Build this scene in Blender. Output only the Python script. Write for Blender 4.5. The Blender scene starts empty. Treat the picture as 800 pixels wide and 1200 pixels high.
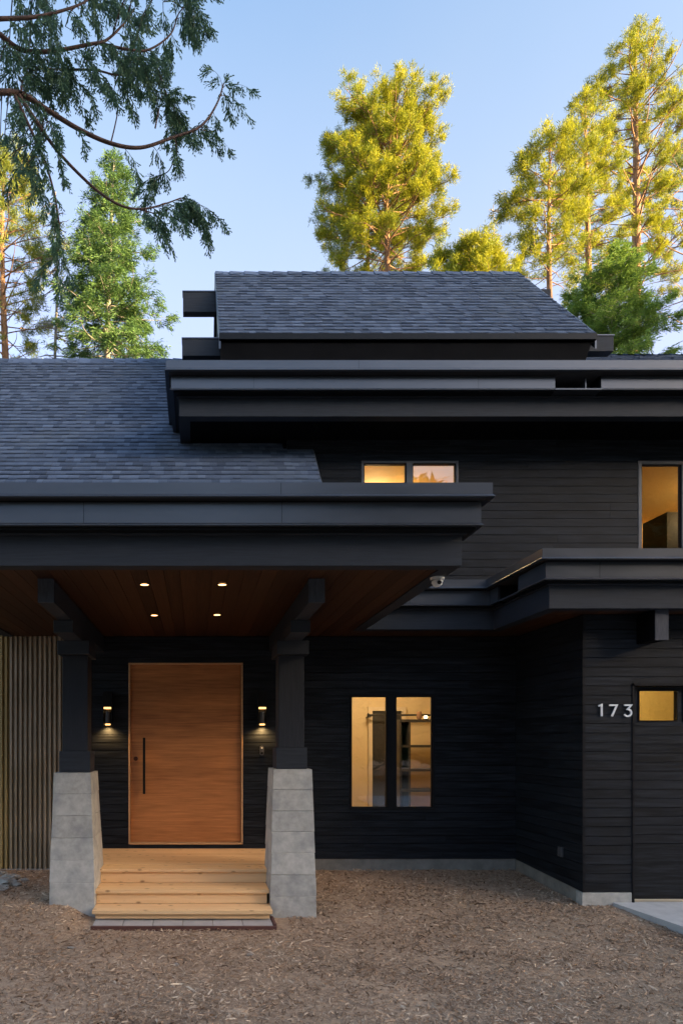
import bpy, math, random
import numpy as np
from mathutils import Vector
random.seed(7)
RNG = np.random.default_rng(11)
D = bpy.data
S = bpy.context.scene
COL = S.collection
EYE = 1.93
F = 800.0

# ------------------------------------------------------------------ camera, sky, sun, exposure
cam_d = D.cameras.new('camera'); cam = D.objects.new('camera', cam_d); COL.objects.link(cam)
cam.location = (0, 0, EYE); cam.rotation_euler = (math.radians(90), 0, 0)
cam_d.sensor_fit = 'AUTO'; cam_d.sensor_width = 36.0; cam_d.lens = 24.0
cam_d.shift_x = 170 / 1200.0; cam_d.shift_y = 270 / 1200.0
cam_d.clip_start = 0.05; cam_d.clip_end = 3000
S.camera = cam
SUN_EL = math.radians(12.0)
SUN_DIR = Vector((0.86, -0.51, 0)).normalized()          # horizontal direction towards the sun
world = D.worlds.new('World'); S.world = world; world.use_nodes = True
wn = world.node_tree; wn.nodes.clear()
sky = wn.nodes.new('ShaderNodeTexSky'); sky.sky_type = 'NISHITA'; sky.sun_disc = False
sky.sun_elevation = SUN_EL
sky.sun_rotation = math.atan2(SUN_DIR.x, SUN_DIR.y)
sky.altitude = 300; sky.air_density = 0.95; sky.dust_density = 3.2; sky.ozone_density = 2.4
bg = wn.nodes.new('ShaderNodeBackground'); bg.inputs[1].default_value = 0.15
wo = wn.nodes.new('ShaderNodeOutputWorld')
# thin high veil: takes the blue out of the sky and thickens towards the horizon
tint = wn.nodes.new('ShaderNodeMix'); tint.data_type = 'RGBA'; tint.blend_type = 'MULTIPLY'; tint.inputs[0].default_value = 1
tint.inputs[7].default_value = (.88, .79, .70, 1); wn.links.new(sky.outputs[0], tint.inputs[6])
wtc = wn.nodes.new('ShaderNodeTexCoord'); wsx = wn.nodes.new('ShaderNodeSeparateXYZ'); wn.links.new(wtc.outputs['Generated'], wsx.inputs[0])
wno = wn.nodes.new('ShaderNodeTexNoise'); wno.inputs['Scale'].default_value = 2.2; wno.inputs['Detail'].default_value = 4; wn.links.new(wtc.outputs['Generated'], wno.inputs[0])
wad = wn.nodes.new('ShaderNodeMath'); wad.operation = 'MULTIPLY_ADD'; wad.inputs[1].default_value = -.16; wn.links.new(wno.outputs[0], wad.inputs[0]); wn.links.new(wsx.outputs['Z'], wad.inputs[2])
wmr = wn.nodes.new('ShaderNodeMapRange'); wmr.inputs[1].default_value = .68; wmr.inputs[2].default_value = .36; wmr.inputs[4].default_value = .8
wn.links.new(wad.outputs[0], wmr.inputs[0])
veil = wn.nodes.new('ShaderNodeMix'); veil.data_type = 'RGBA'; veil.blend_type = 'LIGHTEN'; veil.inputs[7].default_value = (.88, .95, 1.05, 1)
wn.links.new(wmr.outputs[0], veil.inputs[0]); wn.links.new(tint.outputs[2], veil.inputs[6])
wn.links.new(veil.outputs[2], bg.inputs[0]); wn.links.new(bg.outputs[0], wo.inputs[0])
sun_d = D.lights.new('sun', 'SUN'); sun_d.energy = 5.0; sun_d.angle = math.radians(0.5)
sun_d.color = (1.0, 0.74, 0.36)
sun = D.objects.new('sun', sun_d); COL.objects.link(sun)
tow = Vector((SUN_DIR.x * math.cos(SUN_EL), SUN_DIR.y * math.cos(SUN_EL), math.sin(SUN_EL)))
sun.rotation_euler = tow.to_track_quat('Z', 'Y').to_euler()
sun.location = (30, -20, 20)
S.view_settings.view_transform = 'Standard'; S.view_settings.look = 'None'
S.view_settings.gamma = 1.0; S.view_settings.exposure = 2.6
S.render.engine = 'CYCLES'

# ------------------------------------------------------------------ helpers
def P(px, py, d):
    return Vector(((px - 230) * d / F, d, (870 - py) * d / F + EYE))
def X(px, d): return (px - 230) * d / F
def Z(py, d): return (870 - py) * d / F + EYE

WLOC = {}
def wl(o): return WLOC.get(o.name, Vector((0, 0, 0))) if o else Vector((0, 0, 0))
def tag(o, label=None, cat=None, group=None, kind=None):
    if label: o['label'] = label
    if cat: o['category'] = cat
    if group: o['group'] = group
    if kind: o['kind'] = kind
    return o
def thing(name, label, cat, loc, group=None):
    o = D.objects.new(name, None); COL.objects.link(o); o.location = loc
    o.empty_display_size = 0.2
    WLOC[o.name] = Vector(loc)
    return tag(o, label, cat, group)
def link_mesh(name, verts, faces, mat, parent=None, rnd=None, smooth=False, origin=None, col=None):
    v = np.asarray(verts, dtype=np.float64)
    if origin is None:
        lo, hi = v.min(0), v.max(0); origin = (lo + hi) / 2
        if parent is None: origin[2] = lo[2]
    origin = np.asarray(origin, dtype=np.float64)
    v = v - origin
    me = D.meshes.new(name)
    if isinstance(faces, np.ndarray):
        n, k = faces.shape
        me.vertices.add(len(v)); me.vertices.foreach_set('co', v.astype(np.float32).ravel())
        me.loops.add(n * k); me.loops.foreach_set('vertex_index', faces.astype(np.int32).ravel())
        me.polygons.add(n)
        me.polygons.foreach_set('loop_start', np.arange(0, n * k, k, dtype=np.int32))
        me.polygons.foreach_set('loop_total', np.full(n, k, dtype=np.int32))
        me.update(calc_edges=True)
    else:
        me.from_pydata([tuple(p) for p in v], [], faces); me.update()
    if rnd is not None:
        a = me.attributes.new('rnd', 'FLOAT', 'FACE'); a.data.foreach_set('value', np.asarray(rnd, dtype=np.float32))
    if smooth:
        me.polygons.foreach_set('use_smooth', np.ones(len(me.polygons), dtype=bool))
    me.materials.append(mat)
    o = D.objects.new(name, me); COL.objects.link(o)
    w = Vector(origin.tolist())
    o.location = w - wl(parent)
    if parent: o.parent = parent
    WLOC[o.name] = w
    return o

class MB:
    def __init__(s): s.v = []; s.f = []; s.r = []
    def face(s, pts, r=None):
        n = len(s.v); s.v += [tuple(p) for p in pts]; s.f.append(list(range(n, n + len(pts)))); s.r.append(random.random() if r is None else r)
    def hexa(s, c, r=None):
        # c: 8 corners, bottom 4 ccw then top 4 ccw
        n = len(s.v); r = random.random() if r is None else r
        s.v += [tuple(p) for p in c]
        for q in ((3, 2, 1, 0), (4, 5, 6, 7), (0, 1, 5, 4), (1, 2, 6, 5), (2, 3, 7, 6), (3, 0, 4, 7)):
            s.f.append([n + i for i in q]); s.r.append(r)
        return s
    def box(s, x0, x1, y0, y1, z0, z1, r=None):
        if x0 > x1: x0, x1 = x1, x0
        if y0 > y1: y0, y1 = y1, y0
        if z0 > z1: z0, z1 = z1, z0
        return s.hexa([(x0, y0, z0), (x1, y0, z0), (x1, y1, z0), (x0, y1, z0), (x0, y0, z1), (x1, y0, z1), (x1, y1, z1), (x0, y1, z1)], r)
    def sweep(s, path, prof, r=0.5, steps=None):
        # path: plan points; outward is to the right of travel; prof: closed (out, z) polygon
        P2 = [Vector(p) for p in path]; n = len(P2); m = []
        for i in range(n):
            ds = []
            if i > 0: ds.append((P2[i] - P2[i - 1]).normalized())
            if i < n - 1: ds.append((P2[i + 1] - P2[i]).normalized())
            ns = [Vector((d.y, -d.x)) for d in ds]
            if len(ns) == 1: m.append(ns[0])
            else:
                b = (ns[0] + ns[1]).normalized(); m.append(b / max(0.2, b.dot(ns[0])))
        base = len(s.v); k = len(prof)
        for i in range(n):
            for (o, z) in prof: s.v.append((P2[i].x + m[i].x * o, P2[i].y + m[i].y * o, z))
        for i in range(n - 1):
            for j in range(k):
                a = base + i * k + j; b = base + i * k + (j + 1) % k
                s.f.append([a, b, b + k, a + k]); s.r.append(r)
        s.f.append([base + j for j in range(k)][::-1]); s.r.append(r)
        s.f.append([base + (n - 1) * k + j for j in range(k)]); s.r.append(r)
        return s
    def tube(s, pts, rad, seg=6, r=None, cap=True):
        pts = [Vector(p) for p in pts]; n = len(pts); base = len(s.v); r = random.random() if r is None else r
        if not hasattr(rad, '__len__'): rad = [rad] * n
        up = Vector((0.13, 0.21, 0.97))
        for i in range(n):
            t = (pts[min(n - 1, i + 1)] - pts[max(0, i - 1)])
            if t.length < 1e-9: t = Vector((0, 0, 1))
            t.normalize()
            a = t.cross(up)
            if a.length < 0.05: a = t.cross(Vector((1, 0, 0)))
            a.normalize(); b = t.cross(a)
            for j in range(seg):
                th = 2 * math.pi * j / seg
                s.v.append(tuple(pts[i] + (a * math.cos(th) + b * math.sin(th)) * rad[i]))
        for i in range(n - 1):
            for j in range(seg):
                s.f.append([base + i * seg + j, base + i * seg + (j + 1) % seg, base + (i + 1) * seg + (j + 1) % seg, base + (i + 1) * seg + j]); s.r.append(r)
        if cap:
            s.f.append([base + j for j in range(seg)]); s.r.append(r)
            s.f.append([base + (n - 1) * seg + j for j in range(seg)][::-1]); s.r.append(r)
        return s
    def build(s, name, mat, parent=None, smooth=False, bevel=0, fix=True):
        o = link_mesh(name, s.v, s.f, mat, parent, s.r, smooth)
        if fix:
            import bmesh
            bm = bmesh.new(); bm.from_mesh(o.data); bmesh.ops.recalc_face_normals(bm, faces=bm.faces[:]); bm.to_mesh(o.data); bm.free()
        if bevel:
            b = o.modifiers.new('bevel', 'BEVEL'); b.width = bevel; b.segments = 2; b.limit_method = 'ANGLE'; b.angle_limit = math.radians(35)
        return o

def srgb(*c): return tuple(((x / 255) / 12.92 if x / 255 <= 0.04045 else ((x / 255 + 0.055) / 1.055) ** 2.4) for x in c)

def mat(name, c1, c2=None, scale=(1, 1, 1), nscale=5, detail=6, rough=0.6, rough2=None, bump=0.0, metallic=0.0, rndmix=0.0,
        c3=None, big=1.0, spec=0.5, contrast=(0.3, 0.7), hue=None, bdist=0.01, fac3=(0.5, 0.75)):
    m = D.materials.new(name); m.use_nodes = True; nt = m.node_tree; N = nt.nodes; L = nt.links
    b = N['Principled BSDF']; b.inputs['Metallic'].default_value = metallic; b.inputs['Roughness'].default_value = rough
    b.inputs['Specular IOR Level'].default_value = spec
    c2 = c2 or c1
    tc = N.new('ShaderNodeTexCoord'); mp = N.new('ShaderNodeMapping'); mp.inputs['Scale'].default_value = scale
    at = N.new('ShaderNodeAttribute'); at.attribute_name = 'rnd'
    ad = N.new('ShaderNodeVectorMath'); ad.operation = 'ADD'
    ml = N.new('ShaderNodeVectorMath'); ml.operation = 'SCALE'; ml.inputs[0].default_value = (17.3, 9.1, 31.7)
    L.new(at.outputs['Fac'], ml.inputs['Scale'])
    L.new(tc.outputs['Object'], mp.inputs[0]); L.new(mp.outputs[0], ad.inputs[0]); L.new(ml.outputs[0], ad.inputs[1])
    no = N.new('ShaderNodeTexNoise'); no.inputs['Scale'].default_value = nscale; no.inputs['Detail'].default_value = detail
    no.inputs['Roughness'].default_value = 0.62
    L.new(ad.outputs[0], no.inputs['Vector'])
    mr = N.new('ShaderNodeMapRange'); mr.inputs[1].default_value = contrast[0]; mr.inputs[2].default_value = contrast[1]
    L.new(no.outputs[0], mr.inputs[0])
    fac = mr.outputs[0]
    if rndmix:
        mx = N.new('ShaderNodeMix'); mx.data_type = 'FLOAT'; mx.inputs[0].default_value = rndmix
        L.new(fac, mx.inputs[2]); L.new(at.outputs['Fac'], mx.inputs[3]); fac = mx.outputs[0]
    cm = N.new('ShaderNodeMix'); cm.data_type = 'RGBA'; cm.inputs[6].default_value = (*c1, 1); cm.inputs[7].default_value = (*c2, 1)
    L.new(fac, cm.inputs[0]); col = cm.outputs[2]
    if c3:
        n2 = N.new('ShaderNodeTexNoise'); n2.inputs['Scale'].default_value = big; n2.inputs['Detail'].default_value = 4
        L.new(tc.outputs['Object'], n2.inputs['Vector'])
        r2 = N.new('ShaderNodeMapRange'); r2.inputs[1].default_value = fac3[0]; r2.inputs[2].default_value = fac3[1]
        L.new(n2.outputs[0], r2.inputs[0])
        c4 = N.new('ShaderNodeMix'); c4.data_type = 'RGBA'; L.new(r2.outputs[0], c4.inputs[0]); L.new(col, c4.inputs[6]); c4.inputs[7].default_value = (*c3, 1)
        col = c4.outputs[2]
    L.new(col, b.inputs['Base Color'])
    if rough2 is not None:
        rr = N.new('ShaderNodeMapRange'); rr.inputs[3].default_value = rough; rr.inputs[4].default_value = rough2
        L.new(no.outputs[0], rr.inputs[0]); L.new(rr.outputs[0], b.inputs['Roughness'])
    if bump:
        bu = N.new('ShaderNodeBump'); bu.inputs['Strength'].default_value = bump; bu.inputs['Distance'].default_value = bdist
        L.new(no.outputs[0], bu.inputs['Height']); L.new(bu.outputs[0], b.inputs['Normal'])
    return m
def emit(name, c, s):
    m = D.materials.new(name); m.use_nodes = True; b = m.node_tree.nodes['Principled BSDF']
    b.inputs['Base Color'].default_value = (*c, 1); b.inputs['Emission Color'].default_value = (*c, 1); b.inputs['Emission Strength'].default_value = s
    return m
def glass(name, tint=(1, 1, 1), ior=1.6):
    m = D.materials.new(name); m.use_nodes = True; nt = m.node_tree; N = nt.nodes; L = nt.links; N.clear()
    out = N.new('ShaderNodeOutputMaterial'); tr = N.new('ShaderNodeBsdfTransparent'); tr.inputs[0].default_value = (*tint, 1)
    gl = N.new('ShaderNodeBsdfGlossy'); gl.inputs['Roughness'].default_value = 0.01
    fr = N.new('ShaderNodeFresnel'); fr.inputs[0].default_value = ior
    ml = N.new('ShaderNodeMath'); ml.operation = 'MULTIPLY'; ml.inputs[1].default_value = 1.7; ml.use_clamp = True
    L.new(fr.outputs[0], ml.inputs[0])
    mx = N.new('ShaderNodeMixShader'); L.new(ml.outputs[0], mx.inputs[0]); L.new(tr.outputs[0], mx.inputs[1]); L.new(gl.outputs[0], mx.inputs[2])
    L.new(mx.outputs[0], out.inputs[0]); return m
def leaf(name, c1, c2, c3=None, trans=0.3):
    m = D.materials.new(name); m.use_nodes = True; nt = m.node_tree; N = nt.nodes; L = nt.links
    b = N['Principled BSDF']; out = N['Material Output']; b.inputs['Roughness'].default_value = 0.6; b.inputs['Specular IOR Level'].default_value = 0.25
    at = N.new('ShaderNodeAttribute'); at.attribute_name = 'rnd'
    cr = N.new('ShaderNodeValToRGB'); cr.color_ramp.elements[0].color = (*c1, 1); cr.color_ramp.elements[1].color = (*c2, 1)
    if c3:
        e = cr.color_ramp.elements.new(0.9); e.color = (*c3, 1); cr.color_ramp.elements[1].position = 0.8
    L.new(at.outputs['Fac'], cr.inputs[0]); L.new(cr.outputs[0], b.inputs['Base Color'])
    t = N.new('ShaderNodeBsdfTranslucent'); L.new(cr.outputs[0], t.inputs[0])
    mx = N.new('ShaderNodeMixShader'); mx.inputs[0].default_value = trans
    L.new(b.outputs[0], mx.inputs[1]); L.new(t.outputs[0], mx.inputs[2]); L.new(mx.outputs[0], out.inputs[0]); return m

M = {}
M['siding'] = mat('charred_wood', (.003, .004, .006), (.031, .037, .048), scale=(1.0, 1.0, 15), nscale=2.4, detail=8, rough=.42, rough2=.75, bump=.55, rndmix=.2, contrast=(.42, .80), spec=.2, bdist=.006)
M['beam'] = mat('black_stained_beam', (.014, .0175, .024), (.032, .038, .050), spec=.3, scale=(1.2, 1.2, 22), nscale=3, detail=7, rough=.5, rough2=.8, bump=.3, contrast=(.3, .75), bdist=.004)
M['outrigger'] = mat('lit_beam_ends', (.030, .034, .044), (.062, .068, .085), scale=(22, 1.2, 3), nscale=3, detail=7, rough=.6, bump=.3, spec=.3)  # lighter tone paints the light falling on the outrigger fronts
M['post'] = mat('black_stained_post', (.012, .014, .019), (.028, .031, .041), spec=.3, scale=(22, 22, 1.2), nscale=3, detail=7, rough=.5, rough2=.8, bump=.3, contrast=(.3, .75), bdist=.004)
M['metal'] = mat('dark_coated_metal', (.082, .088, .102), (.105, .112, .130), scale=(.5, .5, 2), nscale=2, detail=3, rough=.26, rough2=.38, metallic=.7, contrast=(.3, .7))
M['membrane'] = mat('roof_membrane', (.02, .02, .022), (.035, .035, .038), nscale=4, rough=.8)
M['soffit'] = mat('cedar_soffit', (.022, .010, .0055), (.080, .034, .016), spec=.15, scale=(26, 1.0, 1), nscale=2.0, detail=7, rough=.55, bump=.15, rndmix=.5)
M['darksoffit'] = mat('black_soffit', (.003, .003, .0035), (.008, .008, .009), spec=.04, scale=(1, 20, 1), nscale=3, rough=.7, rndmix=.4)
M['shingle'] = mat('asphalt_shingle', (.036, .050, .080), (.140, .184, .268), nscale=60, detail=3, rough=.9, bump=.5, rndmix=.62, contrast=(.2, .8), c3=(.09, .115, .155), big=.8, bdist=.003, spec=.3)
M['rooftop'] = M['shingle']
M['concrete'] = mat('board_formed_concrete', (.28, .275, .255), (.54, .53, .49), nscale=13, detail=10, rough=.85, bump=.8, contrast=(.3, .7), rndmix=.35, c3=(.22, .23, .235), big=3.5, bdist=.006)
M['foundation'] = mat('foundation_concrete', (.17, .16, .14), (.29, .275, .24), nscale=6, detail=8, rough=.9, bump=.4, bdist=.006)
M['slab'] = mat('driveway_concrete', (.42, .42, .42), (.52, .52, .51), nscale=9, detail=9, rough=.9, bump=.15)
M['door'] = mat('door_wood', (.20, .066, .016), (.60, .24, .075), scale=(.9, 1, 17), nscale=2.2, detail=9, rough=.38, rough2=.5, bump=.06, contrast=(.28, .74), rndmix=.3)
M['doortrim'] = mat('door_trim_wood', (.45, .24, .11), (.6, .36, .18), scale=(2, 2, 20), nscale=3, rough=.5)
def stepwood():
    m = mat('step_cedar', (.66, .385, .17), (.88, .60, .32), scale=(.6, 14, 14), nscale=2.2, detail=8, rough=.55, bump=.15, rndmix=.45, contrast=(.25, .75))
    nt = m.node_tree; N = nt.nodes; L = nt.links; b = N['Principled BSDF']
    src = b.inputs['Base Color'].links[0].from_socket
    tc = N.new('ShaderNodeTexCoord'); mp = N.new('ShaderNodeMapping'); mp.inputs['Scale'].default_value = (1.0, 1.6, 1.9)
    vo = N.new('ShaderNodeTexVoronoi'); vo.inputs['Scale'].default_value = 5.5
    mr = N.new('ShaderNodeMapRange'); mr.inputs[1].default_value = .07; mr.inputs[2].default_value = .2; mr.inputs[3].default_value = .8; mr.inputs[4].default_value = 0
    mx = N.new('ShaderNodeMix'); mx.data_type = 'RGBA'; mx.inputs[7].default_value = (.22, .09, .03, 1)
    L.new(tc.outputs['Object'], mp.inputs[0]); L.new(mp.outputs[0], vo.inputs[0]); L.new(vo.outputs['Distance'], mr.inputs[0])
    L.new(mr.outputs[0], mx.inputs[0]); L.new(src, mx.inputs[6]); L.new(mx.outputs[2], b.inputs['Base Color'])
    return m
M['step'] = stepwood()
M['rib'] = mat('weathered_metal', (.26, .195, .13), (.48, .385, .28), scale=(1, 1, .35), nscale=5, detail=7, rough=.5, rough2=.7, metallic=.3, rndmix=.35, c3=(.23, .17, .10), big=1.1, fac3=(.5, .8))
M['ribrust'] = mat('rusted_metal', (.30, .20, .06), (.38, .27, .12), scale=(1, 1, .3), nscale=4, detail=7, rough=.65, rndmix=.3)
M['trimmetal'] = mat('galvanised_trim', (.35, .33, .3), (.42, .4, .36), nscale=8, rough=.4, metallic=.3)
M['frame'] = mat('window_frame_black', (.007, .007, .009), (.010, .010, .012), spec=.2, nscale=5, rough=.4)
M['framegrey'] = mat('window_frame_grey', (.085, .088, .098), (.10, .103, .113), nscale=5, rough=.4)
M['black'] = mat('black_hardware', (.006, .006, .007), (.009, .009, .01), spec=.2, nscale=8, rough=.35)
M['lock'] = mat('bronze_lock', (.07, .02, .012), (.09, .03, .015), nscale=8, rough=.35, metallic=.5)
M['number'] = mat('brushed_number', (.8, .8, .8), (.86, .86, .86), nscale=20, rough=.45, metallic=0)
M['white'] = mat('white_plastic', (.6, .6, .58), (.7, .7, .68), nscale=10, rough=.4)
M['greyplastic'] = mat('grey_plastic', (.06, .06, .065), (.08, .08, .085), nscale=10, rough=.5)
M['stone'] = mat('grey_paver', (.34, .31, .29), (.46, .43, .41), nscale=9, detail=8, rough=.9, bump=.3, rndmix=.4)
M['bank'] = mat('dark_red_edging', (.09, .035, .028), (.13, .055, .04), nscale=9, rough=.85, bump=.2)
M['rubble'] = mat('pale_rubble', (.22, .20, .175), (.42, .39, .34), nscale=6, detail=9, rough=.95, bump=.6, bdist=.03)
M['buff'] = mat('buff_stone', (.36, .25, .16), (.52, .38, .26), nscale=12, detail=8, rough=.9, bump=.3)
M['wallpaint'] = mat('warm_wall_paint', (.62, .50, .30), (.66, .53, .33), nscale=2, rough=.8)
M['orangepaint'] = mat('ochre_wall_paint', (.66, .46, .16), (.70, .49, .18), nscale=2, rough=.8)
M['interior'] = mat('interior_floor', (.2, .12, .07), (.26, .16, .09), nscale=3, rough=.5)
M['garagepane'] = mat('pale_garage_wall', (.5, .40, .16), (.6, .47, .2), nscale=3, rough=.6)
M['cabinet'] = mat('dark_cabinet', (.025, .022, .022), (.04, .034, .03), nscale=6, rough=.5)
M['trimwhite'] = mat('pale_trim', (.6, .5, .36), (.65, .55, .4), nscale=6, rough=.5)
M['glass'] = glass('window_glass')
M['glassup'] = glass('upper_window_glass', ior=1.5)
M['ledwarm'] = emit('warm_downlight', (1.0, .50, .18), 1.2)
M['sconceglow'] = emit('warm_sconce_glow', (1.0, .52, .16), .55)
M['bulb'] = emit('warm_bulb', (1.0, .72, .35), 1.5)
M['bark'] = mat('pine_bark', (.16, .085, .05), (.34, .19, .11), scale=(4, 4, .8), nscale=4, detail=7, rough=.9, bump=.6, bdist=.03)
M['barkgrey'] = mat('fir_bark', (.15, .13, .115), (.30, .27, .24), scale=(4, 4, 1.2), nscale=4, detail=7, rough=.9, bump=.5, bdist=.02)
M['barkcedar'] = mat('cedar_bark', (.045, .028, .022), (.11, .06, .045), scale=(6, 6, 2), nscale=5, detail=7, rough=.9, bump=.5)
M['pine'] = leaf('pine_needles', (.09, .15, .02), (.30, .33, .02), (.40, .38, .02), .45)
M['pinegreen'] = leaf('pine_needles_green', (.07, .13, .045), (.20, .26, .05), (.30, .32, .04), .4)
M['fir'] = leaf('fir_needles', (.035, .095, .035), (.15, .25, .065), None, .3)
M['firbright'] = leaf('young_fir_needles', (.07, .15, .03), (.28, .40, .07), None, .4)
M['cedar'] = leaf('cedar_scales', (.035, .085, .055), (.11, .19, .09), None, .3)
M['farleaf'] = leaf('forest_needles', (.02, .04, .015), (.05, .08, .025), None, .2)

# ------------------------------------------------------------------ ground
def sm(a, b, t):
    u = np.clip((t - a) / (b - a), 0, 1); return u * u * (3 - 2 * u)
def gz(x, d):
    x = np.asarray(x, float); d = np.asarray(d, float)
    z = np.interp(d, [0, 4, 6, 7, 7.8, 9.4, 14], [-1.99, -1.975, -1.955, -1.93, -1.862, -1.762, -1.762])
    z = z + .13 * sm(-1.12, -1.42, x) * sm(6.4, 7.5, d) * (1 - sm(7.6, 9.3, d))
    z = z - .22 * sm(4.9, 5.0, x) * (1 - sm(7.9, 8.0, d)) * sm(-6, -5, d) * (1 - sm(8.9, 9.0, x))
    return z + EYE
def edge_x(d): return np.interp(d, [-6, 4, 6.86, 7.8], [5.9, 5.25, 4.89, 4.73])
xs = np.unique(np.concatenate([-np.geomspace(6.2, 900, 26), np.linspace(-6, 9.6, 170), np.geomspace(9.9, 900, 26)]))
ds = np.unique(np.concatenate([-np.geomspace(2, 900, 26), np.linspace(-1.5, 2.8, 12), np.linspace(3, 10, 120), np.geomspace(10.5, 1200, 26)]))
gx, gd = np.meshgrid(xs, ds)
near = (np.abs(gx) < 9) & (gd > 2.5) & (gd < 9.5)
gzv = gz(gx, gd)
bump = (np.sin(gx * 3.1 + 1.3 * np.sin(gd * 2.3)) * np.cos(gd * 2.7 + gx) * .008 + RNG.normal(0, .004, gx.shape)) * near
gzv = gzv + bump
far = sm(14, 60, np.hypot(gx, gd)) * 1.0
gzv = gzv - far * .3
V = np.stack([gx, gd, gzv], -1).reshape(-1, 3)
nx = len(xs); idx = np.arange(V.shape[0]).reshape(gx.shape)
Fq = np.stack([idx[:-1, :-1], idx[:-1, 1:], idx[1:, 1:], idx[1:, :-1]], -1).reshape(-1, 4)
M['ground'] = mat('mulch_soil', (.24, .155, .098), (.48, .35, .235), nscale=22, detail=10, rough=.95, bump=.9, c3=(.29, .22, .15), big=.9, contrast=(.3, .7), bdist=.02)
g = link_mesh('ground', V, Fq, M['ground'], None, np.zeros(len(Fq)), True, origin=(0, 0, 0)); tag(g, kind='structure')

# driveway slab (its left edge runs diagonally away from the garage)
mb = MB()
dd = [-6, 4, 6.86, 7.8]
for a, b in zip(dd[:-1], dd[1:]):
    xa, xb = float(edge_x(a)), float(edge_x(b)); za = np.interp(a, [4, 7.8], [-1.95, -1.822]) + EYE; zb = np.interp(b, [4, 7.8], [-1.95, -1.822]) + EYE
    mb.hexa([(xa, a, za - .12), (9, a, za - .12), (9, b, zb - .12), (xb, b, zb - .12), (xa, a, za), (9, a, za), (9, b, zb), (xb, b, zb)], .5)
mb.build('driveway', M['slab']).data.name = 'driveway'; tag(D.objects['driveway'], kind='structure')

# wood-chip mulch: countless slivers lying on the soil
def chips():
    n = 280000
    u = RNG.random(n); d = 3.9 + 5.5 * u ** 1.25
    x = RNG.uniform(-4.2, 5.4, n)
    keep = (x < edge_x(d) - .01 + RNG.normal(0, .03, n)) & ~((x > 4.38) & (d > 7.78)) & ~((d > 7.05) & (x > -1.12) & (x < .98)) & (x < 230 / F * 0 + (800 + 40 - 230) / F * d) & (x > (-260) / F * d)
    keep &= RNG.random(n) < (.55 + .45 * np.sin(x * 1.3 + np.sin(d * 2.1) * 1.7) ** 2)
    x, d = x[keep], d[keep]; n = len(x)
    L = RNG.lognormal(-4.75, .68, n).clip(.005, .085); W = (L * RNG.uniform(.12, .36, n)).clip(.002, .009)
    th = RNG.uniform(0, math.pi, n) * .75 + .2; tilt = RNG.normal(0, .28, n); roll = RNG.normal(0, .5, n)
    z = gz(x, d) + .005 + np.abs(RNG.normal(0, .007, n))
    c = np.stack([x, d, z], -1)
    a = np.stack([np.cos(th) * np.cos(tilt), np.sin(th) * np.cos(tilt), np.sin(tilt)], -1) * L[:, None]
    b = np.stack([-np.sin(th) * np.cos(roll), np.cos(th) * np.cos(roll), np.sin(roll)], -1) * W[:, None]
    t = np.array([0, 0, 1]) * (W * .45)[:, None]
    v = np.stack([c - a - b * .6, c + a * .9 - b, c + a + b * .5, c - a * .95 + b, c + t * 1.5 - a * .5, c + t * 1.5 + a * .6], 1)  # ridge gives each sliver body
    f = np.array([[0, 1, 5, 4], [2, 3, 4, 5], [0, 4, 3, 3], [1, 2, 5, 5]])
    base = (np.arange(n) * 6)[:, None, None]
    q = (base + np.array([[0, 1, 5, 4], [2, 3, 4, 5]])[None]).reshape(-1, 4)
    patch = .5 + .28 * np.sin(x * 2.1 + 1.7 * np.sin(d * 1.9 + .6)) * np.cos(d * 2.9 + np.sin(x * 3.3)) + .18 * np.sin(x * 7.3 + d * 5.1) * np.sin(d * 8.3 - x * 3.1)
    r = np.repeat(np.clip(RNG.random(n) ** 1.3 * .75 + .42 * (patch - .35), 0, 1), 2)
    m = D.materials.new('bark_chips'); m.use_nodes = True; nt = m.node_tree; N = nt.nodes; Lk = nt.links
    b_ = N['Principled BSDF']; b_.inputs['Roughness'].default_value = .9; b_.inputs['Specular IOR Level'].default_value = .2
    at = N.new('ShaderNodeAttribute'); at.attribute_name = 'rnd'; cr = N.new('ShaderNodeValToRGB')
    e = cr.color_ramp.elements; e[0].color = (.14, .085, .052, 1); e[1].color = (.85, .70, .52, 1)
    k = e.new(.4); k.color = (.40, .265, .17, 1); k = e.new(.75); k.color = (.60, .45, .32, 1)
    Lk.new(at.outputs['Fac'], cr.inputs[0]); Lk.new(cr.outputs[0], b_.inputs['Base Color'])
    o = link_mesh('mulch', v.reshape(-1, 3), q, m, None, r, False)
    tag(o, 'brown shredded bark and wood chip mulch spread over the yard', 'mulch', kind='stuff')
chips()

# added unseen ridge behind the viewer, to the right, shaped to shade the house
def sun_block_ridge():
    az0 = math.atan2(SUN_DIR.y, SUN_DIR.x); n = 160; v = []; f = []
    rows = [(185, 0.0), (205, .35), (225, .7), (245, 1.0), (275, .95), (320, .4), (360, 0)]
    for i in range(n + 1):
        a = az0 + math.radians(-100 + 200 * i / n)
        h = 67.5 * (1 - .2 * max(0, abs(i / n - .5) * 2 - .2)) + 2.2 * math.sin(i * .9) + 1.6 * math.sin(i * 2.3 + 1) + random.uniform(-1.6, 1.6)
        for (r, k) in rows: v.append((math.cos(a) * r, math.sin(a) * r, -1 + (h + 1) * k))
    k = len(rows)
    for i in range(n):
        for j in range(k - 1): f.append([i * k + j, (i + 1) * k + j, (i + 1) * k + j + 1, i * k + j + 1])
    m = mat('sun_blocker_green', (.02, .035, .015), (.06, .08, .03), nscale=.25, rough=.95, detail=8, bump=.6, bdist=1.5)
    o = link_mesh('sun_block_ridge', v, f, m, None, [.5] * len(f), True); tag(o, kind='structure')
sun_block_ridge()

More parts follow.
